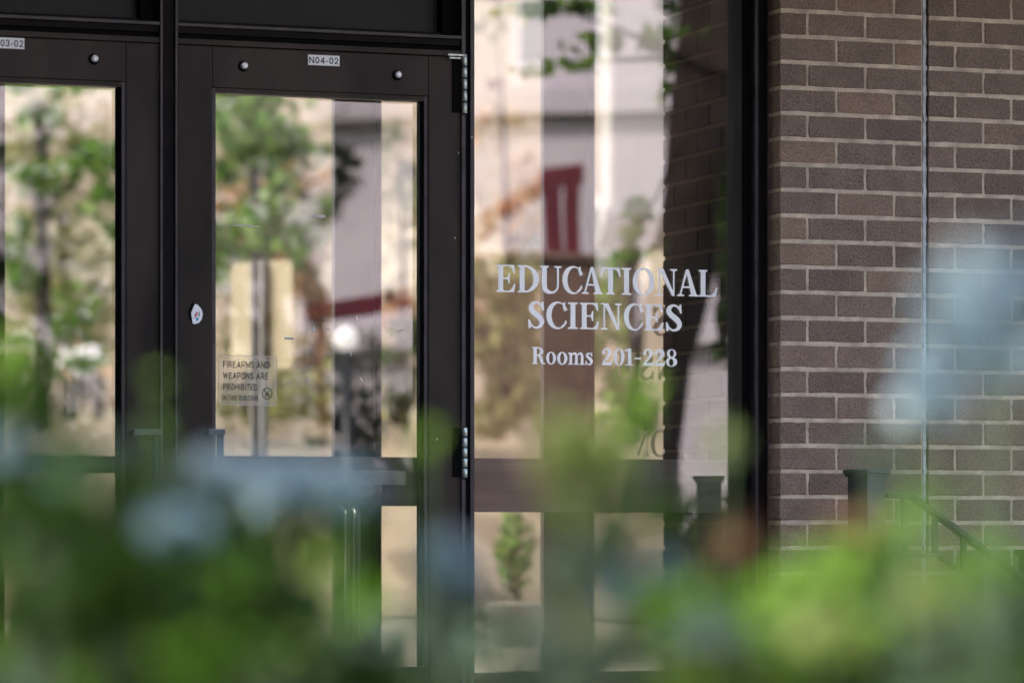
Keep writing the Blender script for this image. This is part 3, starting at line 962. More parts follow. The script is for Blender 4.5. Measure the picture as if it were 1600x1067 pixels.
def bolt_cap(px, py, parent):
    p = P(px, py, DY)
    MB().lathe((p.x, DY, p.z), [(.0165, .0), (.0165, -.003), (.013, -.0045), (.009, -.0046)]).build('bolt_recess', M['gasket'], parent)
    MB().lathe((p.x + .001, DY - .0045, p.z + .001), [(.0105, .0), (.0108, -.006), (.0085, -.0105), (.004, -.0125)]).build('bolt_cap', M['cap'], parent)
bolt_cap(380, 104, doorB); bolt_cap(620.5, 118, doorB); bolt_cap(146.5, 93, doorA)

def number_label(s, px0, px1, pyb, pyt, ref, parent, lab):
    x0, x1 = X(px0, DY), X(px1, DY)
    z0, z1 = Zz(ref, pyb, DY), Zz(ref, pyt, DY)
    pl_ = box('number_label', M['label'], x0, x1, DY - .0014, DY - .0003, z0, z1, parent)
    pl_['label'] = lab
    h = z1 - z0
    put_text('lettering', s, x0 + .09 * h, x1 - .12 * h, z0 + h * .17, h * .64, DY - .0018, M['ink'], pl_, .008)
number_label('N04-02', 481.3, 530.3, 103.0, 86.8, 505, doorB, 'white number label N04-02')
number_label('N03-02', -10.5, 38.0, 76.5, 59.5, 15, doorA, 'white number label reading 03-02')

# hinges
def hinge(px, y_top, y_bot, parent, strap):
    xc = X(px, DY - .02)
    z1, z0 = Zz(px, y_top, DY - .02), Zz(px, y_bot, DY - .02)
    h = empty('hinge', (xc, DY - .012, (z0 + z1) / 2)); h.parent = parent; h.matrix_parent_inverse = world_matrix(parent).inverted()
    n = 5
    L = (z1 - z0) / n
    for k in range(n):
        a, b_ = z0 + k * L + .0016, z0 + (k + 1) * L - .0016
        MB().lathe((xc, DY - .012, a), [(.0075, 0), (.0088, .0012), (.0088, b_ - a - .0012), (.0075, b_ - a)], 'z', 16).build('knuckle', M['hinge'], h)
    MB().lathe((xc, DY - .012, z0 - .002), [(.0055, 0), (.0055, z1 - z0 + .004)], 'z', 12).build('pin', M['gasket'], h)
    box('leaf_plate', M['gasket'], xc - .036, xc - .006, DY - .0060, DY - .0004, z0 + .004, z1 - .004, h, .001)
    if strap:
        box('strap', M['hinge'], xc - .056, xc + .004, DY - .020, DY - .002, z1 - .006, z1 + .0005, h, .001)
        box('strap', M['hinge'], xc - .050, xc - .012, DY - .014, DY - .002, z1 - .0145, z1 - .0085, h, .001)
hinge(727.0, 85.5, 178.0, doorB, True)
hinge(727.5, 667.0, 747.0, doorB, False)

# pull handles
def pull(px_in, px_tube, py_top, parent, other):
    ym = DY - .055
    zt_ = Zz(px_tube, py_top + 4, ym)
    x_t = X(px_tube, ym)
    x_m = X(px_in, DY)
    h = empty('pull_handle', (x_t, ym, zt_)); h.parent = parent; h.matrix_parent_inverse = world_matrix(parent).inverted()
    zb = zt_ - .62
    for z in (zt_, zb):
        MB().tube([(x_m, DY - .001, z), (x_m, ym, z)], .009, 12).build('bracket', M['handle'], h)
        MB().box(min(x_m, x_t) - .012, max(x_m, x_t) + .014, ym - .011, ym + .011, z - .0095, z + .0095, .004).build('arm', M['handle'], h)
    MB().tube([(x_t, ym - .001, zt_ - .0098), (x_t, ym - .001, zb + .0098)], .0115, 18).build('grip', M['handle'], h)
pull(322, 344.0, 671, doorB, False)
pull(206, 243.0, 671.5, doorA, True)

# torn sticker on the left stile of N04-02
def pp(px, py, Y): 
    p = P(px, py, Y); return (p.x, p.z)
st_out = [(304.5, 475), (309, 476.5), (315, 483.5), (316.8, 491), (315, 499), (311.5, 504), (304, 506.5), (301, 505), (298.6, 489), (301.5, 482)]
stk = MB().prism([pp(a, b_, DY) for a, b_ in st_out], DY - .0008, DY - .0003).build('torn_sticker', M['label'], doorB)
stk['label'] = 'torn white paper sticker with red, green and blue marks'
MB().prism([pp(a, b_, DY) for a, b_ in [(306.3, 488), (309.5, 487.5), (307.5, 493), (304.8, 497.5), (303.8, 493)]], DY - .0013, DY - .0009).build('print_mark', M['sticker_red'], stk)
MB().prism([pp(a, b_, DY) for a, b_ in [(305.6, 497), (309.6, 495.6), (310.5, 499), (307.0, 502)]], DY - .0013, DY - .0009).build('print_mark', M['sticker_blue'], stk)
MB().prism([pp(a, b_, DY) for a, b_ in [(310.6, 487), (312, 488), (312.0, 494), (309.4, 494.8)]], DY - .0013, DY - .0009).build('print_mark', M['sticker_green'], stk)
# dark glue ghost around it
MB().prism([pp(a, b_, DY) for a, b_ in [(299, 474), (303, 473), (304.3, 476), (301, 482), (298, 489), (300.6, 505), (296, 500), (293.5, 488)]], DY - .0007, DY - .0002).build('glue_residue', M['gasket'], doorB)

# decal: FIREARMS AND WEAPONS ARE PROHIBITED
GP = DG - .0006
dc = empty('warning_decal', (X(387, GP), GP, Zz(387, 595, GP))); dc.parent = doorB; dc.matrix_parent_inverse = world_matrix(doorB).inverted()
dc['label'] = 'clear decal reading FIREARMS AND WEAPONS ARE PROHIBITED IN THIS BUILDING'
def rrect(p0, p1, y0, y1, r=5, inset=0):
    pts = []
    for cx, cy, a0 in ((p1 - r, y0 + r, -90), (p1 - r, y1 - r, 0), (p0 + r, y1 - r, 90), (p0 + r, y0 + r, 180)):
        for k in range(5):
            a = R(a0 + k * 22.5)
            rr = r - inset
            pts.append((cx + rr * math.cos(a), cy + rr * math.sin(a)))
    return pts
MB().prism([pp(a, b_ + (a - 387) * .028, GP) for a, b_ in rrect(341, 432.5, 555.5, 633.5)], GP - .0004, GP).build('film', M['film'], dc)
ob = MB()
o1 = [pp(a, b_ + (a - 387) * .028, GP) for a, b_ in rrect(341, 432.5, 555.5, 633.5)]
o2 = [pp(a, b_ + (a - 387) * .028, GP) for a, b_ in rrect(341.9, 431.6, 556.4, 632.6, 4.2)]
va = [ob.bm.verts.new((x, GP - .0006, z)) for x, z in o1]; vb = [ob.bm.verts.new((x, GP - .0006, z)) for x, z in o2]
for i in range(len(va)):
    j = (i + 1) % len(va)
    ob.bm.faces.new((va[i], va[j], vb[j], vb[i]))
M['inkf'] = simple('faded_print', (.03, .03, .02), .7, 0, .3, 60)
ob.build('border', simple('faint_border', (.5, .44, .36), .7, 0, .2, 60), dc)
def dline(s, p0, p1, yt, yb, bold):
    zb = Zz((p0 + p1) / 2, yb, GP); h = Zz((p0 + p1) / 2, yt, GP) - zb
    put_text('lettering', s, X(p0, GP), X(p1, GP), zb, h, GP - .0005, M['inkf'], dc, bold)
dline('FIREARMS AND', 348.3, 420.8, 564.5, 575, .002)
dline('WEAPONS ARE', 348.3, 419.2, 582, 592.5, .002)
dline('PROHIBITED', 348.3, 402.5, 599.5, 609.5, .002)
dline('IN THIS BUILDING', 347.8, 403.2, 617.5, 625.6, .0)
# prohibition symbol
sy = MB()
cx, cz = pp(417.2, 614.8, GP)
def ringm(mb, cx, cz, rx, rz, t, Y, n=28):
    a_ = [mb.bm.verts.new((cx + rx * math.cos(2 * math.pi * k / n), Y, cz + rz * math.sin(2 * math.pi * k / n))) for k in range(n)]
    b2 = [mb.bm.verts.new((cx + (rx - t) * math.cos(2 * math.pi * k / n), Y, cz + (rz - t) * math.sin(2 * math.pi * k / n))) for k in range(n)]
    for k in range(n):
        mb.bm.faces.new((a_[k], a_[(k + 1) % n], b2[(k + 1) % n], b2[k]))
ringm(sy, cx, cz, .0168, .0185, .0026, GP - .0008)
def bar(mb, p0, p1, w, Y):
    a_ = Vector((p0[0], 0, p0[1])); b2 = Vector((p1[0], 0, p1[1])); n = (b2 - a_).normalized(); s = Vector((n.z, 0, -n.x)) * w / 2
    mb.bm.faces.new([mb.bm.verts.new(Vector((v.x, Y, v.z))) for v in (a_ + s, b2 + s, b2 - s, a_ - s)])
bar(sy, (cx - .0115, cz + .0125), (cx + .0115, cz - .0125), .0028, GP - .0010)
bar(sy, (cx - .004, cz - .011), (cx + .006, cz + .011), .0026, GP - .0012)
bar(sy, (cx - .008, cz - .008), (cx - .001, cz + .004), .0022, GP - .0014)
bar(sy, (cx + .002, cz - .004), (cx + .009, cz - .001), .0022, GP - .0016)
sy.build('prohibition_symbol', M['inkf'], dc)

# bits of old tape and scratches on the door glass
M['tape'] = simple('old_tape', (.50, .45, .42), .8, 0, .15, 60)
for poly in ([(486.5, 335.5), (508.5, 335.8), (508.5, 340.5), (486.8, 340)], [(444, 526.5), (459.5, 527.3), (459, 531.3), (445, 530.5)],
             [(489.5, 510), (493, 513), (494, 518.5), (487.5, 518)], [(511.8, 510.5), (513.5, 514), (512, 516), (509.4, 515.5)],
             [(352.5, 352.5), (374, 350.8), (394, 352), (409, 354.5), (394, 354.6), (372, 353.4)],
             [(477.5, 591), (480, 590), (482.5, 595), (481, 597), (478.5, 595.5)], [(622, 516.5), (630, 514.5), (630.5, 516), (623, 518)],
             [(557, 493), (557.6, 493), (558.5, 500), (558, 500)], [(563, 590), (563.7, 590), (566.8, 596), (566.2, 596)], [(547.8, 549), (548.5, 549), (549, 557), (548.2, 557)]):
    MB().prism([pp(a, b_, GP) for a, b_ in poly], GP - .0004, GP).build('tape_scrap', M['tape'], doorB)
# small chips on the frame
for (px, py, par, Y) in ((716.5, 239, doorB, DY), (741 - 4, 215, None, FY), (711, 372, doorB, DY), (683, 686, doorB, DY)):
    w = .0016
    p = P(px, py, Y - .0008)
    if par is None:
        MB().box(p.x - w, p.x + w, Y - .0022, Y - .0012, p.z - .002, p.z + .002).build('paint_chip', M['label'], sf)
    else:
        MB().box(p.x - w * .5, p.x + w * .5, Y - .0010, Y - .0002, p.z - .003, p.z + .003).build('paint_chip', M['label'], par)

M['scuff'] = simple('scuffed_metal', (.09, .085, .08), .6, 0, .3, 60)
for k in range(26):
    px = random.choice([random.uniform(283, 329), random.uniform(673, 716)])
    py = random.uniform(180, 1040)
    p = P(px, py, DY); L = random.uniform(.001, .006); a = random.uniform(-1, 1)
    x1, z1 = p.x + L * a * .6, p.z + L
    w = random.uniform(.0003, .0007)
    MB().prism([(p.x - w, p.z), (p.x + w, p.z), (x1 + w, z1), (x1 - w, z1)], DY - .0004, DY - .0001).build('scuff', M['scuff'], doorB)

# exit bar on the inside of N04-02
pb = empty('exit_bar', (X(500, .22), .22, Zz(500, 750, .22))); pb.parent = doorB; pb.matrix_parent_inverse = world_matrix(doorB).inverted()
box('bar_housing', M['wood'], bsl + .004, bsr - .004, D1 + .012, D1 + .055, Zz(560, 790, .2), Zz(560, 713.5, .2), pb, .003)
box('push_pad', M['steel'], bsl + .06, X(634.5, D1), D1 + .002, D1 + .0115, Zz(580, 758, .2), Zz(580, 735, .2), pb, .002)

# ================================================================== FAR GLAZING OF THE LOBBY
fs = empty('inner_glazed_screen', (X(700, LY), LY, 0), label='second dark glazed screen on the far side of the lobby, seen through the doors', cat='glazed screen')
def fbar(p0, p1, y0, y1, mat, name='mullion'):
    box(name, mat, X(p0, LY), X(p1, LY), y0, y1, .002, 3.01, fs, .002)
fbar(-75, 8.0, LY, LY + .036, M['far_frame'])
fbar(523, 560, LY, LY + .036, M['far_frame']); fbar(560.5, 586, LY + .012, LY + .035, M['far_frame']); fbar(586.5, 596, LY - .002, LY + .036, M['far_frame'])
fbar(850, 884, LY, LY + .036, M['far_frame']); fbar(884.4, 918, LY + .012, LY + .035, M['far_frame']); fbar(918.4, 929, LY - .002, LY + .036, M['far_frame'])
for (a, b_) in ((8.3, 522.7), (596.3, 849.7), (929.3, 1250)):
    xa, xb = X(a, LY), X(b_, LY)
    box('glass_pane', M['glass_far'], xa, xb, LY + .018, LY + .022, .2, 2.92, fs)
    box('screen_rail', M['far_frame'], xa, xb, LY + .008, LY + .034, 2.921, 3.009, fs)
    box('screen_rail', M['far_frame'], xa, xb, LY + .008, LY + .034, .003, .199, fs)
    if a < 500:
        box('screen_rail', M['far_frame'], xa, xb, LY + .006, LY + .034, Zz(400, 740, LY), Zz(400, 714, LY), fs)
# mirrored lettering seen from behind on that glass
ml = empty('lettering', (X(1000, LY), LY + .023, 1.3)); ml.parent = fs; ml.matrix_parent_inverse = world_matrix(fs).inverted()
ml['label'] = 'window lettering seen from behind, back to front'
vmat = M['vinyl']
for ch, p0, p1, yb, yt in (('S', 1019, 1046, 524, 478), ('N', 1024, 1056, 593, 552), ('S', 999, 1022, 593, 551), ('U', 963, 995, 592, 551), ('N', 993, 1014, 712, 672), ('O', 1016, 1046, 713, 672)):
    put_glyph(ch, X(p0, LY + .023), X(p1, LY + .023), Zz(1010, yb, LY + .023), Zz(1010, yt, LY + .023) - Zz(1010, yb, LY + .023), LY + .0245, vmat, ml, mirror=True)
# curved pull on the inner screen
pt = []
xh = X(557, LY - .08); zh = Zz(557, 792, LY - .08)
for k in range(7):
    a = R(90 * k / 6)
    pt.append((xh, LY - .002 - .078 * math.sin(a) , zh + .03 * math.cos(a) - .03 + .0))
pt += [(xh, LY - .08, zh - .1), (xh, LY - .08, zh - .45)]
MB().tube(pt, .012, 12).build('pull_handle', M['steel'], fs)
MB().tube([(p[0] - .035, p[1], p[2]) for p in pt], .009, 12).build('pull_handle', M['steel'], fs)

# ================================================================== RAILING
RY = -.43
rl = empty('stair_railing', (X(1355, RY), RY, 0), label='black metal stair railing with capped square posts in front of the brick wall', cat='railing')
def post(px0, px1, pyt, parent, zfoot):
    xc = (X(px0, RY) + X(px1, RY)) / 2
    wpx = (px1 - px0) * 12.05 / F
    s = wpx / 1.414
    zt_ = Zz((px0 + px1) / 2, pyt, RY)
    mt = Matrix.Translation((xc, RY, 0)) @ Matrix.Rotation(-PHI - R(3) + R(45), 4, 'Z')
    p = MB().box(-s / 2, s / 2, -s / 2, s / 2, zfoot, zt_ - .012, .003, mt).build('post', M['rail'], parent)
    c = MB().box(-s / 2 - .011, s / 2 + .011, -s / 2 - .011, s / 2 + .011, zt_ - .013, zt_, .002, mt)
    c.box(-s / 2 - .006, s / 2 + .006, -s / 2 - .006, s / 2 + .006, zt_ - .022, zt_ - .0131, .001, mt)
    c.build('post_cap', M['rail'], p)
    return xc, zt_
xp1, zp1 = post(1324, 1384, 733.5, rl, .002)
xp2, zp2 = post(1590, 1650, 858, rl, GZ + .3)
def RP(px, py): 
    p = P(px, py, RY); return Vector((p.x, RY, p.z))
def flat_rail(pts, w, h, name):
    for a, b_ in zip(pts[:-1], pts[1:]):
        d = b_ - a; L = d.length; ang = math.atan2(d.z, d.x)
        mt = Matrix.Translation((a + b_) / 2) @ Matrix.Rotation(-ang, 4, 'Y')
        MB().box(-L / 2, L / 2, -w / 2, w / 2, -h / 2, h / 2, .003, mt).build(name, M['rail'], rl)
flat_rail([RP(1381, 774), RP(1424, 775), RP(1600, 906), RP(1640, 936)], .045, .016, 'handrail')
flat_rail([RP(1362, 866), RP(1466, 868), RP(1640, 994)], .03, .012, 'bottom_rail')
for px, y0, y1 in ((1413, 777, 864), (1461, 804, 864), (1505, 838, 894), (1548, 870, 925), (1586, 898, 950)):
    a, b_ = RP(px, y0), RP(px, y1)
    box('baluster', M['rail'], a.x - .0075, a.x + .0075, RY - .0075, RY + .0075, b_.z, a.z, rl)
# steps going down to the right
for i in range(6):
    o = box('step', M['concrete'], 5.751 + i * .30, 5.749 + (i + 1) * .30, -2.5, -.002, GZ - .05, -.15 * (i + 1) + .0)
    tag(o, kind='structure')

# ================================================================== BEYOND THE LOBBY
def vmat_at(px, D, yaw, zbase=0.0):
    p = PZ(px, HOR, D)
    return Matrix.Translation((p.x, p.y, zbase)) @ Matrix.Rotation(yaw, 4, 'Z')
def zpx(py, D):
    return CAM.z + (HOR - py) / F * D

sheet('far_ground', M['pave'], -20, 60, 1.9, 90, -.02, .5)
lawn = sheet('lawn', M['grassy'], -20, 60, 30, 90, -.01, .004)

# terrace of pale stone steps
ter = empty('stone_terrace', PZ(500, HOR, 34).to_tuple()[:2] + (0,), R(-38), label='low cream stone terrace with broad steps, blurred beyond the lobby', cat='terrace')
mt = world_matrix(ter)
for i in range(6):
    h = 0.0 + .30 * (i + 1)
    box('step', M['stone'], -14, 14, i * .42, i * .42 + (.42 if i < 5 else 14), 0, h, ter, 0.01, mt)

# pale building far away
fb = empty('pale_building', PZ(700, HOR, 62).to_tuple()[:2] + (0,), R(-46), label='pale stone building with pinkish bands, strongly blurred behind the trees', cat='building')
mt = world_matrix(fb)
box('wall', M['stone'], -28, 28, 0, 8, 0, 16, fb, 0, mt)
for zc in (2.9, 6.1, 9.2):
    box('wall_band', M['stone2'], -28, 28, -.06, -.002, zc, zc + 1.7, fb, 0, mt)
for k in range(8):
    for zc in (4.75, 8.0):
        wd = box('window', M['greywall'], -24 + k * 6.3, -24 + k * 6.3 + 1.6, -.09, -.004, zc, zc + 1.2, fb, 0, mt)
        box('pane', M['darkwin'], -24 + k * 6.3 + .1, -24 + k * 6.3 + 1.5, -.11, -.0905, zc + .1, zc + 1.1, wd, 0, mt)

def tree(name, label, trunk_pts, rads, blobs, mat, leaf, cat='tree', group=None, trunk_mat=None):
    base = Vector(trunk_pts[0])
    t = empty(name, base, label=label, cat=cat, group=group)
    m = MB().tube(trunk_pts, rads, 10)
    m.build('trunk', trunk_mat or M['bark'], t)
    # limbs
    lm = MB(); top = Vector(trunk_pts[-1])
    for (c, r, n) in blobs:
        c = Vector(c)
        s = Vector(trunk_pts[max(0, len(trunk_pts) - 2)]).lerp(top, random.random())
        mid = s.lerp(c, .5) + Vector((0, 0, .12 * (c - s).length))
        lm.tube([s, mid, c], [rads[-1] * .7, rads[-1] * .45, rads[-1] * .15], 6)
    lm.build('limbs', trunk_mat or M['bark'], t)
    pts = np.concatenate([ragged(c, r, n) for c, r, n in blobs])
    cr = link('crown', leaf_mesh('crown', pts, leaf, mat), mat, t)
    tag(cr, kind='stuff')
    return t

def ragged(c, r, n):
    k = max(4, int(n / 26))
    r = np.full(3, r) if np.isscalar(r) else np.asarray(r)
    out = []
    for _ in range(k):
        d = rng.normal(size=3) * .55
        cc = np.asarray(c) + d * r
        f = rng.uniform(.12, .45)
        m = max(3, int(n / k * rng.uniform(.4, 1.7)))
        out.append(cc[None] + rng.normal(size=(m, 3)) * (r * f)[None] * np.array([1, 1, .6])[None])
    return np.concatenate(out)

def fblob(px, py, D, wpx, hpx, n):
    c = PZ(px, py, D)
    return (tuple(c), (wpx * D / F, wpx * D / F, hpx * D / F), n)

def far_tree(label, px, D, blobs, mat, leaf, group='blurred trees beyond the lobby', zb=1.7, tr=.09, **kw):
    p = PZ(px, HOR, D)
    bl = [fblob(a, b_, D + dz, w, h, n) for a, b_, dz, w, h, n in blobs]
    top = min(b[1] for b in blobs)
    ztop = zpx((blobs[0][1]), D)
    tree('tree', label, [(p.x, p.y, zb), (p.x + .05, p.y, (zb + ztop) / 2), (p.x, p.y, ztop)], [tr, tr * .8, tr * .5], bl, mat, leaf, group=group)

far_tree('green tree seen through the left half of the N04-02 door glass', 395, 34,
         [(400, 230, 0, 70, 70, 420), (370, 165, 1, 60, 40, 260), (440, 200, 0, 50, 50, 160), (430, 330, -1, 55, 60, 260), (350, 370, 0, 40, 60, 220), (470, 370, .5, 45, 50, 220)], M['leaf_green'], .16)
far_tree('wide light green tree filling the left half of the N04-02 door glass', 440, 40,
         [(400, 260, 0, 110, 140, 900), (420, 420, 0, 100, 90, 700), (380, 520, 0, 60, 70, 300), (640, 300, 0, 60, 130, 160)], M['leaf_olive'], .15)
far_tree('loose tree with brown and pink leaves left in the lettered window', 800, 40,
         [(800, 330, 0, 70, 110, 330), (790, 460, 0, 70, 70, 260), (780, 170, 0, 70, 60, 90)], M['leaf_autumn'], .14)
far_tree('wide pale tree filling the left door glass', 100, 48,
         [(90, 330, 0, 100, 150, 800), (120, 480, 0, 90, 70, 700), (60, 200, 0, 60, 60, 200)], M['leaf_olive'], .15)
far_tree('tree with dry orange leaves behind the sign in the N04-02 door glass', 475, 37,
         [(470, 300, 0, 60, 60, 330), (440, 400, 0, 70, 50, 330), (500, 430, 0, 40, 70, 300), (360, 330, 0, 40, 60, 150), (620, 470, 1, 50, 30, 130)], M['leaf_autumn'], .16)
far_tree('tree with olive leaves seen in the left door glass', 60, 36,
         [(55, 190, 0, 30, 60, 130), (120, 270, 0, 60, 30, 170), (40, 270, 0, 45, 30, 130), (40, 400, 0, 40, 60, 200), (165, 330, 1, 40, 50, 90), (80, 140, 0, 90, 12, 60)], M['leaf_green'], .16)
far_tree('tree with dark olive leaves left in the lettered window', 790, 36,
         [(790, 470, 0, 55, 60, 330), (760, 540, 0, 45, 60, 240), (830, 570, 1, 45, 60, 200), (780, 60, 0, 40, 60, 60), (800, 620, 0, 50, 40, 200)], M['leaf_olive'], .16)
far_tree('green tree left of the brick pier in the lettered window', 985, 33,
         [(985, 375, 0, 40, 45, 260), (975, 625, 0, 45, 45, 380), (935, 540, 0, 30, 80, 160), (960, 470, 1, 40, 40, 120)], M['leaf_green'], .13)
far_tree('sparse tree right in the N04-02 door glass', 625, 35,
         [(620, 530, 0, 35, 40, 170), (600, 620, 0, 50, 50, 200), (640, 590, 0, 25, 60, 120), (625, 240, 0, 30, 60, 40)], M['leaf_dark'], .15)

def shrub(label, blobs, mat, leaf, D, cat='shrub', group=None, name='shrub', zb=1.75):
    px = blobs[0][0]
    p = PZ(px, HOR, D)
    t = empty(name, (p.x, p.y, zb), label=label, cat=cat, group=group)
    bl = [fblob(a, b_, D, w, h, n) for a, b_, w, h, n in blobs]
    sm_ = MB()
    for c, r, n in bl:
        sm_.tube([(p.x, p.y, zb), (np.array(c) * .6 + np.array((p.x, p.y, zb)) * .4).tolist(), c], [.02, .014, .006], 6)
    sm_.build('stem', M['stem'], t)
    pts = np.concatenate([ragged(c, r, n) for c, r, n in bl])
    tag(link('foliage', leaf_mesh('foliage', pts, leaf, mat), mat, t), kind='stuff')
G2 = 'shrubs growing on the far terrace'
shrub('dark shrub left of the seated person', [(60, 560, 60, 40, 300), (100, 500, 50, 60, 260), (20, 600, 40, 50, 150)], M['leaf_green'], .13, 40, group=G2)
shrub('yellow-green shrub below the sign back', [(420, 640, 60, 22, 200), (480, 640, 50, 24, 200), (500, 600, 40, 35, 200), (360, 625, 40, 25, 140)], M['leaf_olive'], .12, 33, group=G2)
shrub('dark shrub right of the sign', [(500, 560, 30, 50, 240), (490, 510, 30, 40, 160)], M['leaf_dark'], .12, 37.5, group=G2)
shrub('shrub low in the lettered window by the left frame', [(790, 650, 45, 30, 200), (830, 640, 30, 40, 150)], M['leaf_olive'], .12, 33, group=G2)

# added grey block standing in for a pale reflection between column and pier
D = 29
ca = empty('reflection_stand_in', (PZ(1250, HOR, D).x, PZ(1250, HOR, D).y, 0), -PHI, label='added grey block standing in for a pale reflection, high between the inner column and the brick pier', cat='block')
mt = world_matrix(ca)
sx0 = (952 - 1250) * D / F
box('fascia', M['greywall2'], sx0, 3.2, 0, 3.0, zpx(345, D), zpx(345, D) + 4.5, ca, .03, mt)
box('fascia_strip', M['greywall2'], sx0 - .03, 3.23, -.04, 2.9, zpx(345, D) + .02, zpx(345, D) + .10, ca, .01, mt)
for sx in (-.2, 2.8):
    box('support', M['greywall2'], sx, sx + .35, 1.2, 1.55, 0, zpx(345, D) - .002, ca, .02, mt)

# potted plant low in the lettered window
D = 26
p = PZ(805, HOR, D)
pl = empty('potted_plant', (p.x, p.y, -.02), label='thin green plant in a grey tub low in the lettered window', cat='plant')
MB().lathe((p.x, p.y, -.02), [(.16, 0), (.2, .25), (.21, .27), (.19, .275)], 'z', 16).build('tub', M['concrete'], pl)
MB().tube([(p.x, p.y, .25), (p.x, p.y, .7)], [.012, .006], 6).build('stem', M['stem'], pl)
tag(link('foliage', leaf_mesh('foliage', cloud((p.x, p.y, .62), (.14, .14, .36), 220), .09, M['leaf_green']), M['leaf_green'], pl), kind='stuff')

# road sign seen from behind
D = 23
p = PZ(409, HOR, D)
sg = empty('road_sign', (p.x, p.y, -.02), -PHI - R(38), label='pale back of a rectangular road sign on a metal post behind the door glass', cat='sign')
mt = world_matrix(sg)
zs0, zs1 = zpx(578, D), zpx(409, D)
w = 101 * D / F / math.cos(R(38))
pan = MB()
rr = .035
pts = []
for cx_, cz_, a0 in ((w / 2 - rr, zs0 + rr, -90), (w / 2 - rr, zs1 - rr, 0), (-w / 2 + rr, zs1 - rr, 90), (-w / 2 + rr, zs0 + rr, 180)):
    for k in range(5):
        a = R(a0 + 22.5 * k); pts.append((cx_ + rr * math.cos(a), cz_ + rr * math.sin(a)))
pan.prism(pts, 0, .004)
for v in pan.bm.verts: v.co = mt @ Vector((v.co.x, v.co.y, v.co.z + .02))
pan.build('sign_panel', M['signback'], sg)
pw = 26 * D / F
ps = MB()
ps.box(-pw / 2, pw / 2, -.014, -.004, 0, zs1 + .02, 0, mt)
ps.box(-pw / 2, -pw / 2 + .02, -.05, -.0145, 0, zs1 + .02, 0, mt)
ps.box(pw / 2 - .02, pw / 2, -.05, -.0145, 0, zs1 + .02, 0, mt)
ps.build('post', M['post'], sg)

# seated person in a white shirt
D = 44
hip = PZ(135, 606, D)
pr = empty('person', (hip.x, hip.y, 1.8), -PHI, label='seated person with dark hair and a white shirt, leaning over, far beyond the left door', cat='person')
mt = Matrix.Translation(hip) @ Matrix.Rotation(-PHI, 4, 'Z')
def skin_mesh(name, verts, edges, rads, mat, parent, sub=2):
    me = bpy.data.meshes.new(name); me.from_pydata([tuple(mt @ Vector(v)) for v in verts], edges, [])
    o = bpy.data.objects.new(name, me); COL.objects.link(o)
    o.modifiers.new('skin', 'SKIN'); ss = o.modifiers.new('sub', 'SUBSURF'); ss.levels = sub; ss.render_levels = sub
    for i, r in enumerate(rads): me.skin_vertices[0].data[i].radius = (r, r)
    me.skin_vertices[0].data[0].use_root = True
    dg = bpy.context.evaluated_depsgraph_get()
    m2 = bpy.data.meshes.new_from_object(o.evaluated_get(dg)); bpy.data.objects.remove(o)
    m2.materials.clear()
    for f_ in m2.polygons: f_.use_smooth = True
    return link(name, m2, mat, parent)
bv = [(0, 0, 0), (-.03, 0, .18), (-.06, 0, .36), (-.09, 0, .47), (-.10, -.02, .54), (-.11, -.04, .62), (-.11, -.05, .70),
      (.10, -.05, .40), (.22, -.12, .20), (.34, -.22, .12), (-.24, -.05, .40), (-.26, -.12, .16), (-.16, -.25, .06),
      (.12, -.05, -.02), (.16, -.40, -.02), (.17, -.42, -.44), (.17, -.52, -.48), (-.12, -.05, -.02), (-.15, -.40, -.02), (-.16, -.43, -.44), (-.16, -.53, -.48)]
be = [(0, 1), (1, 2), (2, 3), (3, 4), (4, 5), (5, 6), (2, 7), (7, 8), (8, 9), (2, 10), (10, 11), (11, 12), (0, 13), (13, 14), (14, 15), (15, 16), (0, 17), (17, 18), (18, 19), (19, 20)]
brd = [.13, .12, .13, .06, .055, .085, .07, .055, .042, .03, .055, .042, .03, .085, .06, .045, .035, .085, .06, .045, .035]
skin_mesh('body', bv, be, brd, M['skin'], pr)
skin_mesh('shirt', [bv[0], bv[1], bv[2], (-.085, 0, .43), bv[7], bv[8], bv[10], bv[11]], [(0, 1), (1, 2), (2, 3), (2, 4), (4, 5), (2, 6), (6, 7)], [.15, .145, .15, .085, .075, .055, .075, .055], M['shirt'], pr)
skin_mesh('trousers', [(0, 0, -.01), bv[13], bv[14], bv[15], bv[17], bv[18], bv[19]], [(0, 1), (1, 2), (2, 3), (0, 4), (4, 5), (5, 6)], [.145, .10, .075, .06, .10, .075, .06], M['trousers'], pr)
hm = MB().sphere((0, 0, 0), .105, 2, (1, 1.05, 1.05))
for v in hm.bm.verts: v.co = mt @ (v.co + Vector((-.11, -.02, .69)))
hm.build('hair', M['hair'], pr)
# bench under the person
bn = empty('bench', (hip.x, hip.y, 1.8), -PHI, label='dark wooden bench under the seated person', cat='bench')
mtb = Matrix.Translation((hip.x, hip.y, hip.z)) @ Matrix.Rotation(-PHI, 4, 'Z')
for k in range(4):
    box('seat_slat', M['bench'], -.8, .9, -.24 + k * .11, -.15 + k * .11, -.17, -.135, bn, .004, mtb)
for sx in (-.7, .8):
    for sy_ in (-.2, .14):
        box('leg', M['bench'], sx - .03, sx + .03, sy_ - .03, sy_ + .03, 1.8 - hip.z, -.172, bn, .003, mtb)

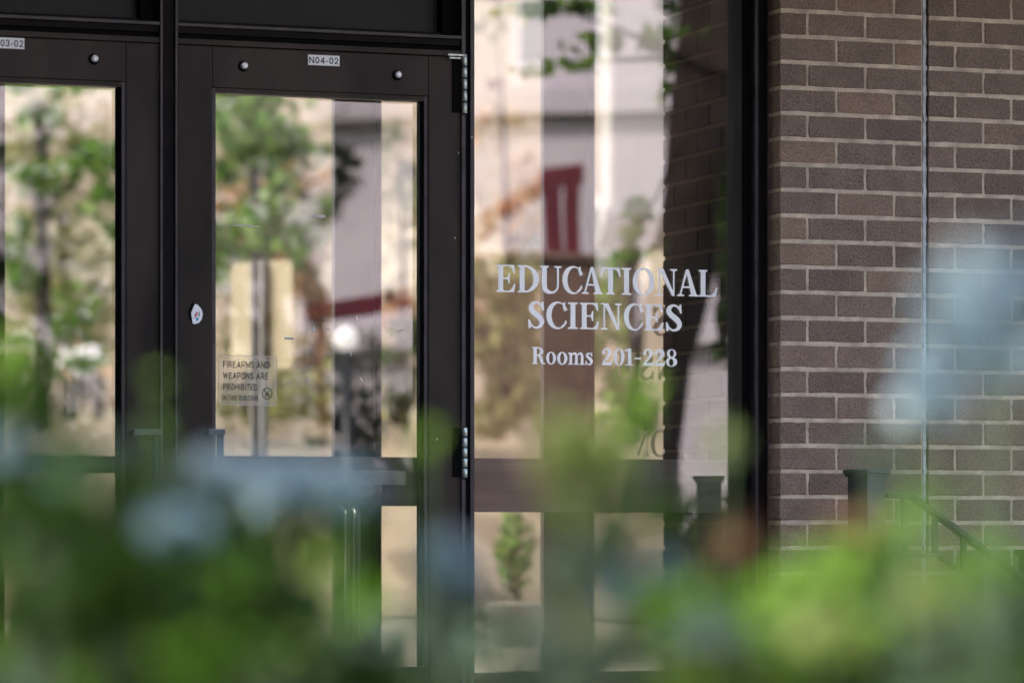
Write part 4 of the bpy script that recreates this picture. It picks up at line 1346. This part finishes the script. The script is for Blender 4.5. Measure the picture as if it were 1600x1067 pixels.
# ================================================================== MIRRORED IN THE GLASS: what stands in front of the building, to the right
def mir(px, D, yaw, z=GZ):
    p = MP(px, HOR, D)
    return Matrix.Translation((p.x, p.y, z)) @ Matrix.Rotation(yaw, 4, 'Z')
gb = empty('grey_building', (MP(850, HOR, 48).x, MP(850, HOR, 48).y, GZ), R(224), label='sunlit lilac-grey concrete building reflected in the lettered window', cat='building')
mt2 = world_matrix(gb)
box('wall', M['greywall'], -22, 22, 0, 8, 0, 17, gb, 0, mt2)
for k in range(6):
    box('ledge', M['greywall'], -22, 22, -.25, -.003, 1.2 + k * 2.8, 1.5 + k * 2.8, gb, 0, mt2)

# leaning dark tree trunk
def mtree(label, tp, rads, blobs, mat, leaf, D):
    pts = [tuple(MP(a, b_, D)) for a, b_ in tp]
    bl = [(tuple(MP(a, b_, D + dz)), (w * D / F, w * D / F, h * D / F), n) for a, b_, dz, w, h, n in blobs]
    tree('tree', label, pts, rads, bl, mat, leaf, group='trees in front of the entrance, reflected in the glass')
D = 27
mtree('dark leaning tree trunk reflected right of the lettering', [(1000, 1250), (1012, 900), (1022, 690), (1037, 560), (1064, 450), (1092, 300), (1114, 120), (1134, -20), (1160, -260)],
      [.25, .22, .20, .195, .21, .235, .27, .31, .34],
      [(1100, -60, 0, 120, 60, 500), (1135, 350, -2, 9, 90, 70), (1130, 520, -2, 9, 50, 50)], M['leaf_dark'], .14, D)
D = 25
mtree('green branches reflected across the top of the lettered window', [(1300, 1200), (1290, 700), (1270, 300), (1200, 60)], [.14, .12, .09, .05],
      [(990, 55, 0, 60, 24, 90), (880, 12, 0, 70, 22, 90), (885, 97, 0, 60, 10, 40), (1045, 100, 0, 14, 60, 50), (985, 385, 0, 38, 55, 150)], M['leaf_green'], .12, D)
D = 36
mtree('dark leafy tree reflected left of the inner mullion', [(400, 1080), (410, 800), (420, 520), (425, 300)], [.2, .18, .12, .05],
      [(545, 260, 0, 25, 25, 90), (520, 320, 0, 18, 55, 70), (450, 420, 0, 50, 70, 400), (410, 200, 0, 80, 110, 900), (300, 380, 0, 130, 130, 1300), (120, 250, 0, 130, 130, 1300), (80, 480, 0, 130, 120, 1300), (350, 560, 0, 130, 100, 900), (640, 640, 0, 30, 50, 100)], M['leaf_dark'], .15, D)

# dark clipped hedge and brown planter, reflected low
D = 34
hx = [MP(a, HOR, D) for a in (420, 520, 640, 740)]
hg = empty('hedge', (hx[1].x, hx[1].y, GZ), label='dark hedge reflected in the lower part of the N04-02 door glass', cat='hedge')
pts = []
for a in range(-90, 760, 70):
    p = MP(a, 640, D)
    pts.append(cloud((p.x, p.y, .45), (.5, .5, 1.9), 2200, .1))
for a in range(1010, 1260, 40):
    p = MP(a, 640, D - 3)
    pts.append(cloud((p.x, p.y, .05), (.4, .4, 1.1), 1100, .1))
tag(link('foliage', leaf_mesh('foliage', np.concatenate(pts), .13, M['leaf_dark']), M['leaf_dark'], hg), kind='stuff')
sm_ = MB()
for a in range(-90, 760, 70):
    p = MP(a, 640, D); sm_.tube([(p.x, p.y, GZ), (p.x, p.y, 2.0)], [.04, .015], 6)
sm_.build('stem', M['stem'], hg)
D = 33
mt3 = mir(850, D, R(205))
pw_ = empty('brick_planter', tuple(mt3.translation), R(205), label='tall red-brown brick planter reflected below the word EDUCATIONAL', cat='planter')
box('planter_wall', M['brownbrick'], -.75, .75, 0, .8, 0, zpx(408, D) - GZ, pw_, .02, mt3)
box('planter_cap', M['brownbrick'], -.8, .8, -.05, .85, zpx(408, D) - GZ + .002, zpx(396, D) - GZ, pw_, .01, mt3)

# red steel sculpture
D = 33.4
rs = empty('red_sculpture', (MP(880, HOR, D).x, MP(880, HOR, D).y, GZ), label='red painted steel frame with a slanting beam, reflected in the glass', cat='sculpture')
def rb(pxy, w, name='beam'):
    ps_ = [MP(a, b_, D) for a, b_ in pxy]
    for a, b_ in zip(ps_[:-1], ps_[1:]):
        d = b_ - a; q = d.to_track_quat('X', 'Z').to_matrix().to_4x4()
        MB().box(-d.length / 2 - .02, d.length / 2 + .02, -.08, .08, -w / 2, w / 2, .01, Matrix.Translation((a + b_) / 2) @ q).build(name, M['red'], rs)
rb([(480, 487), (660, 462)], .17)
rb([(660, 458), (760, 350)], .17)
rb([(760, 346), (862, 280)], .12)
rb([(852, 278), (912, 272)], .15)
rb([(866, 290), (867, 400)], .16, 'leg'); rb([(899, 290), (898, 400)], .14, 'leg')
rb([(500, 490), (500, 1000)], .07, 'leg')

# globe lamp
D = 30
gp = MP(541, 530, D)
gl_ = empty('lamp_post', (gp.x, gp.y, GZ), label='lit white globe lamp on a black post reflected left of the inner mullion', cat='street lamp')
MB().sphere(gp, 19 * D / F, 3, (1, 1, 1.15)).build('globe', M['globe'], gl_)
MB().tube([(gp.x, gp.y, GZ), (gp.x, gp.y, gp.z - 18 * D / F)], [.06, .045], 12).build('post', M['rail'], gl_)

# ================================================================== SHADE TREE added out of view beside the camera, and the foreground shrubs
tr = empty('tree', (-5.2, -9.6, GZ - .05), label='unseen broad tree added left of the camera to shade the near shrubs', cat='tree')
MB().tube([(-5.2, -9.6, GZ - .05), (-5.1, -9.5, 1.2), (-4.6, -9.4, 3.2), (-4.1, -9.3, 4.6)], [.24, .2, .16, .1], 12).build('trunk', M['bark'], tr)
pts = np.concatenate([cloud(c, (1.5, 1.8, 1.1), 240, .3) for c in ((-4.2, -9.2, 4.6), (-2.9, -10.6, 4.7), (-3.2, -8.0, 4.7), (-4.6, -10.4, 5.2), (-5.0, -7.8, 5.3), (-3.0, -9.2, 3.6))])
pts = pts[pts[:, 0] < -1.5]
tag(link('crown', leaf_mesh('crown', pts, .22, M['leaf_dark']), M['leaf_dark'], tr), kind='stuff')

FGD = 1.6
b2 = empty('building', (-5, -19, GZ - .05), label='unseen brown brick mass added behind the camera to block light from the left', cat='building')  # added mass out of view, cuts light from behind left
box('wall', M['brownbrick'], -16, 1.5, -24, -15.5, GZ - .05, 11, b2)
for k in range(6):
    wd = box('window', M['bronze_dark'], -15.6 + k * 2.8, -14.2 + k * 2.8, -15.499, -15.45, 1.0, 3.2, b2, .005)
    box('pane', M['darkwin'], -15.53 + k * 2.8, -14.27 + k * 2.8, -15.449, -15.43, 1.07, 3.13, wd)

# tall hedge added out of view to keep light from the left off the entrance
lh = empty('hedge', (-.6, -6.6, GZ - .05), label='unseen tall evergreen hedge added left of the forecourt to block light', cat='hedge')
pts = np.stack([rng.uniform(-1.3, .15, 9000), rng.uniform(-7.4, -3.2, 9000), rng.uniform(GZ, 5.2, 9000)], 1)
tag(link('foliage', leaf_mesh('foliage', pts, .26, M['leaf_dark']), M['leaf_dark'], lh), kind='stuff')
mbh = MB()
for k in range(5):
    y = -7.1 + k * .85
    mbh.tube([(-.6, y, GZ - .04), (-.62, y + .1, 2.0), (-.58, y, 4.6)], [.07, .05, .02], 8)
mbh.build('stem', M['bark'], lh)

def fg_shrub(label, base_px, base_d, clumps, flowers=(), group='blurred shrubs close to the camera'):
    """clumps: (px, py, distance, rx px, ry px, number, leaf length, material key)"""
    bp = PZ(base_px, HOR, base_d)
    t = empty('shrub', (bp.x, bp.y, GZ - .05), label=label, cat='shrub', group=group)
    stm = MB()
    bym = {}
    for (px, py, D, rx, ry, n, ls, mk) in clumps:
        D *= FGD
        n = int(n * (1.5 if py < 820 else 1.75) + .5)
        c = PZ(px, py, D)
        s = D / F
        pts = cloud(c, (rx * s, rx * s * .6, ry * s), n, .2)
        bym.setdefault(mk, []).append((pts, np.full(n, ls)))
        mid = Vector((bp.x, bp.y, GZ)).lerp(c, .6); mid.z = GZ + (c.z - GZ) * .45
        stm.tube([(bp.x, bp.y, GZ - .04), mid, c], [.006, .003, .0012], 6)
    stm.build('stem', M['fgstem'], t)
    for mk, lst in bym.items():
        pts = np.concatenate([a for a, _ in lst]); ls = np.concatenate([b_ for _, b_ in lst])
        nm = 'foliage' if mk != 'petal' else 'blossoms'
        tag(link(nm, leaf_mesh(nm, pts, ls, M[mk], flat=.6, aspect=.62 if mk != 'petal' else .9), M[mk], t), kind='stuff')
    return t

# (px, py, distance, rx, ry, count, leaf size, material)
fg_shrub('blurred dark green shrub at the lower left, with greyish leaves', 150, 2.1, [
    (10, 610, 2.0, 50, 70, 8, .035, 'leaf_fgd'), (20, 590, 2.0, 40, 50, 3, .035, 'leaf_fg'),
    (20, 760, 2.0, 80, 70, 16, .035, 'leaf_fgd'),
    (50, 700, 2.2, 70, 60, 10, .035, 'leaf_fgd'),
    (100, 740, 2.2, 80, 40, 14, .035, 'leaf_teal'),
    (30, 850, 2.1, 90, 90, 20, .04, 'leaf_fgd'), (10, 820, 2.1, 60, 60, 5, .04, 'leaf_fg'),
    (130, 860, 2.1, 90, 80, 26, .04, 'leaf_fgd'),
    (180, 800, 2.1, 80, 60, 18, .035, 'leaf_teal'),
    (140, 960, 2.1, 100, 80, 40, .04, 'leaf_fgd'),
    (20, 1030, 2.1, 90, 60, 26, .04, 'leaf_fg'),
    (280, 900, 2.1, 90, 90, 34, .04, 'leaf_fgd'),
    (250, 1020, 2.0, 120, 60, 40, .04, 'leaf_teal'), (180, 1050, 2.0, 120, 50, 20, .04, 'leaf_fg'),
    (250, 620, 2.1, 30, 80, 3, .03, 'leaf_fg'),
    (60, 1080, 2.0, 120, 40, 40, .04, 'leaf_teal'), (190, 1085, 2.0, 140, 50, 50, .04, 'leaf_fg'), (330, 1010, 1.9, 90, 60, 22, .04, 'leaf_fg'),
    (10, 720, 2.0, 30, 40, 6, .035, 'petal'),
    (330, 800, 2.1, 80, 60, 18, .035, 'leaf_teal'),
    (60, 640, 1.8, 100, 60, 7, .04, 'leaf_fgd'), (70, 800, 1.7, 120, 80, 16, .04, 'leaf_fgd'), (200, 930, 1.7, 150, 80, 50, .04, 'leaf_fgd'), (60, 960, 1.8, 100, 90, 40, .04, 'leaf_fgd'), (150, 730, 2.1, 110, 40, 10, .04, 'leaf_teal'), (230, 780, 2.1, 90, 60, 8, .04, 'leaf_fgd'), (100, 790, 2.0, 90, 50, 8, .03, 'petal'), (280, 830, 2.0, 80, 50, 6, .03, 'petal'),
    (20, 560, 2.1, 40, 60, 6, .04, 'leaf_fg'), (180, 900, 2.0, 160, 120, 50, .04, 'leaf_fgd'), (280, 730, 2.1, 60, 50, 5, .035, 'leaf_teal'),
])
fg_shrub('blurred shrub with pale blue flowers in front of the N04-02 door', 470, 2.1, [
    (330, 730, 2.1, 60, 30, 11, .03, 'petal'),
    (430, 745, 2.1, 90, 26, 20, .03, 'petal'),
    (540, 750, 2.1, 60, 26, 13, .03, 'petal'),
    (360, 820, 2.2, 70, 50, 16, .035, 'leaf_teal'),
    (380, 930, 2.1, 90, 80, 36, .04, 'leaf_fgd'),
    (400, 880, 2.1, 60, 60, 14, .04, 'leaf_fg'),
    (510, 850, 2.1, 70, 60, 16, .035, 'leaf_fg'),
    (540, 840, 2.1, 30, 60, 9, .035, 'leaf_fg'),
    (370, 1040, 2.1, 120, 55, 40, .04, 'leaf_fgy'), (300, 900, 2.1, 60, 60, 8, .04, 'leaf_teal'),
    (520, 1040, 2.1, 110, 50, 36, .04, 'leaf_teal'),
    (600, 1080, 2.1, 110, 40, 18, .04, 'leaf_fgd'),
    (690, 880, 2.1, 40, 45, 15, .03, 'petal'),
    (720, 910, 2.1, 50, 50, 11, .03, 'petal'),
    (660, 960, 2.1, 60, 60, 5, .035, 'leaf_teal'),
    (740, 1000, 2.1, 80, 60, 12, .04, 'leaf_fgd'),
    (660, 700, 2.1, 30, 60, 2, .035, 'leaf_fg'),
    (790, 960, 2.1, 60, 60, 7, .035, 'leaf_teal'),
    (430, 830, 1.8, 130, 70, 11, .04, 'leaf_fgd'), (420, 960, 1.8, 150, 90, 22, .04, 'leaf_fgd'), (560, 1050, 1.8, 90, 50, 12, .04, 'leaf_fgd'), (450, 960, 2.0, 170, 110, 20, .04, 'leaf_fg'), (640, 1020, 2.0, 170, 60, 12, .04, 'leaf_teal'), (500, 770, 2.1, 120, 40, 14, .035, 'petal'),
])
fg_shrub('blurred yellow-green shrub with pale blue flowers in front of the lettered window', 950, 2.1, [
    (880, 680, 2.1, 50, 50, 8, .03, 'leaf_fgy'),
    (920, 750, 2.1, 60, 60, 12, .035, 'leaf_fgy'),
    (860, 740, 2.1, 50, 50, 6, .035, 'leaf_fgy'),
    (1000, 640, 2.1, 35, 60, 6, .035, 'leaf_fg'),
    (960, 730, 2.1, 60, 60, 8, .035, 'leaf_fg'),
    (960, 860, 2.1, 80, 50, 14, .035, 'leaf_teal'),
    (985, 915, 2.1, 55, 35, 24, .03, 'petal'),
    (1040, 900, 2.1, 40, 35, 8, .03, 'petal'),
    (900, 900, 2.1, 60, 50, 10, .035, 'leaf_teal'),
    (900, 1010, 2.1, 100, 60, 20, .04, 'leaf_brown'),
    (1000, 1020, 2.1, 70, 50, 20, .04, 'leaf_fgd'),
    (830, 1060, 2.1, 100, 40, 12, .04, 'leaf_fgd'),
    (1140, 850, 2.1, 45, 50, 12, .035, 'leaf_brown'),
    (1060, 800, 2.1, 60, 50, 8, .035, 'leaf_fgd'),
    (1130, 670, 2.1, 30, 60, 1, .035, 'leaf_fgy'),
    (930, 700, 2.1, 80, 60, 14, .035, 'leaf_fgy'), (960, 800, 2.1, 100, 70, 9, .04, 'leaf_fg'), (880, 1030, 2.0, 160, 70, 14, .04, 'leaf_teal'), (1060, 980, 2.0, 100, 70, 30, .04, 'leaf_fg'),
])
fg_shrub('blurred bright green shrub across the lower right with pale blue flowers above', 1350, 2.1, [
    (1140, 1000, 2.0, 120, 60, 60, .04, 'leaf_fg'),
    (1260, 960, 2.0, 120, 60, 40, .04, 'leaf_fg'), (1280, 980, 1.9, 140, 60, 9, .04, 'leaf_fgy'), (1330, 990, 2.0, 200, 60, 30, .04, 'leaf_teal'), (1450, 940, 1.9, 120, 50, 5, .04, 'leaf_fgy'), (1500, 1000, 1.9, 120, 60, 14, .04, 'leaf_teal'), (1150, 1040, 1.9, 120, 50, 8, .04, 'leaf_fgy'), (1120, 1000, 1.9, 120, 50, 14, .04, 'leaf_teal'),
    (1200, 1060, 2.0, 160, 50, 90, .04, 'leaf_fg'),
    (1400, 940, 2.0, 110, 70, 44, .04, 'leaf_fg'),
    (1400, 1040, 2.0, 130, 60, 80, .04, 'leaf_fg'),
    (1540, 890, 2.0, 90, 50, 12, .04, 'leaf_fg'),
    (1560, 960, 2.0, 90, 70, 40, .04, 'leaf_fgd'),
    (1560, 1050, 2.0, 100, 50, 44, .04, 'leaf_fg'),
    (1480, 1000, 2.0, 90, 60, 24, .04, 'leaf_fgd'),
    (1300, 870, 2.0, 90, 40, 8, .04, 'leaf_fg'),
    (1340, 830, 2.0, 50, 40, 5, .04, 'leaf_brown'),
    (1400, 830, 2.0, 90, 30, 4, .04, 'leaf_fg'),
    (1090, 1090, 2.0, 90, 40, 30, .04, 'leaf_fg'),
    (1540, 480, 1.6, 90, 80, 16, .03, 'petal'),
    (1590, 430, 2.0, 50, 60, 8, .03, 'petal'),
    (1430, 590, 2.0, 50, 45, 8, .03, 'petal'),
    (1590, 560, 2.0, 40, 60, 8, .03, 'petal'),
    (1440, 640, 2.0, 60, 40, 6, .03, 'petal'),
    (1380, 720, 2.0, 50, 60, 4, .035, 'leaf_teal'),
    (1300, 920, 2.0, 160, 50, 34, .04, 'leaf_fg'), (1500, 910, 2.0, 120, 40, 12, .04, 'leaf_fg'), (1300, 1010, 2.0, 300, 70, 130, .04, 'leaf_fg'), (1500, 540, 1.5, 130, 100, 14, .03, 'petal'), (1590, 430, 1.5, 60, 70, 10, .03, 'petal'), (1480, 960, 2.0, 100, 60, 40, .04, 'leaf_fg'), (1570, 1010, 2.0, 90, 60, 40, .04, 'leaf_fg'), (1590, 930, 2.0, 50, 40, 10, .04, 'leaf_fg'), (1420, 790, 2.0, 110, 40, 3, .04, 'leaf_fg'),
    (1320, 960, 2.0, 160, 60, 40, .04, 'leaf_teal'),
])
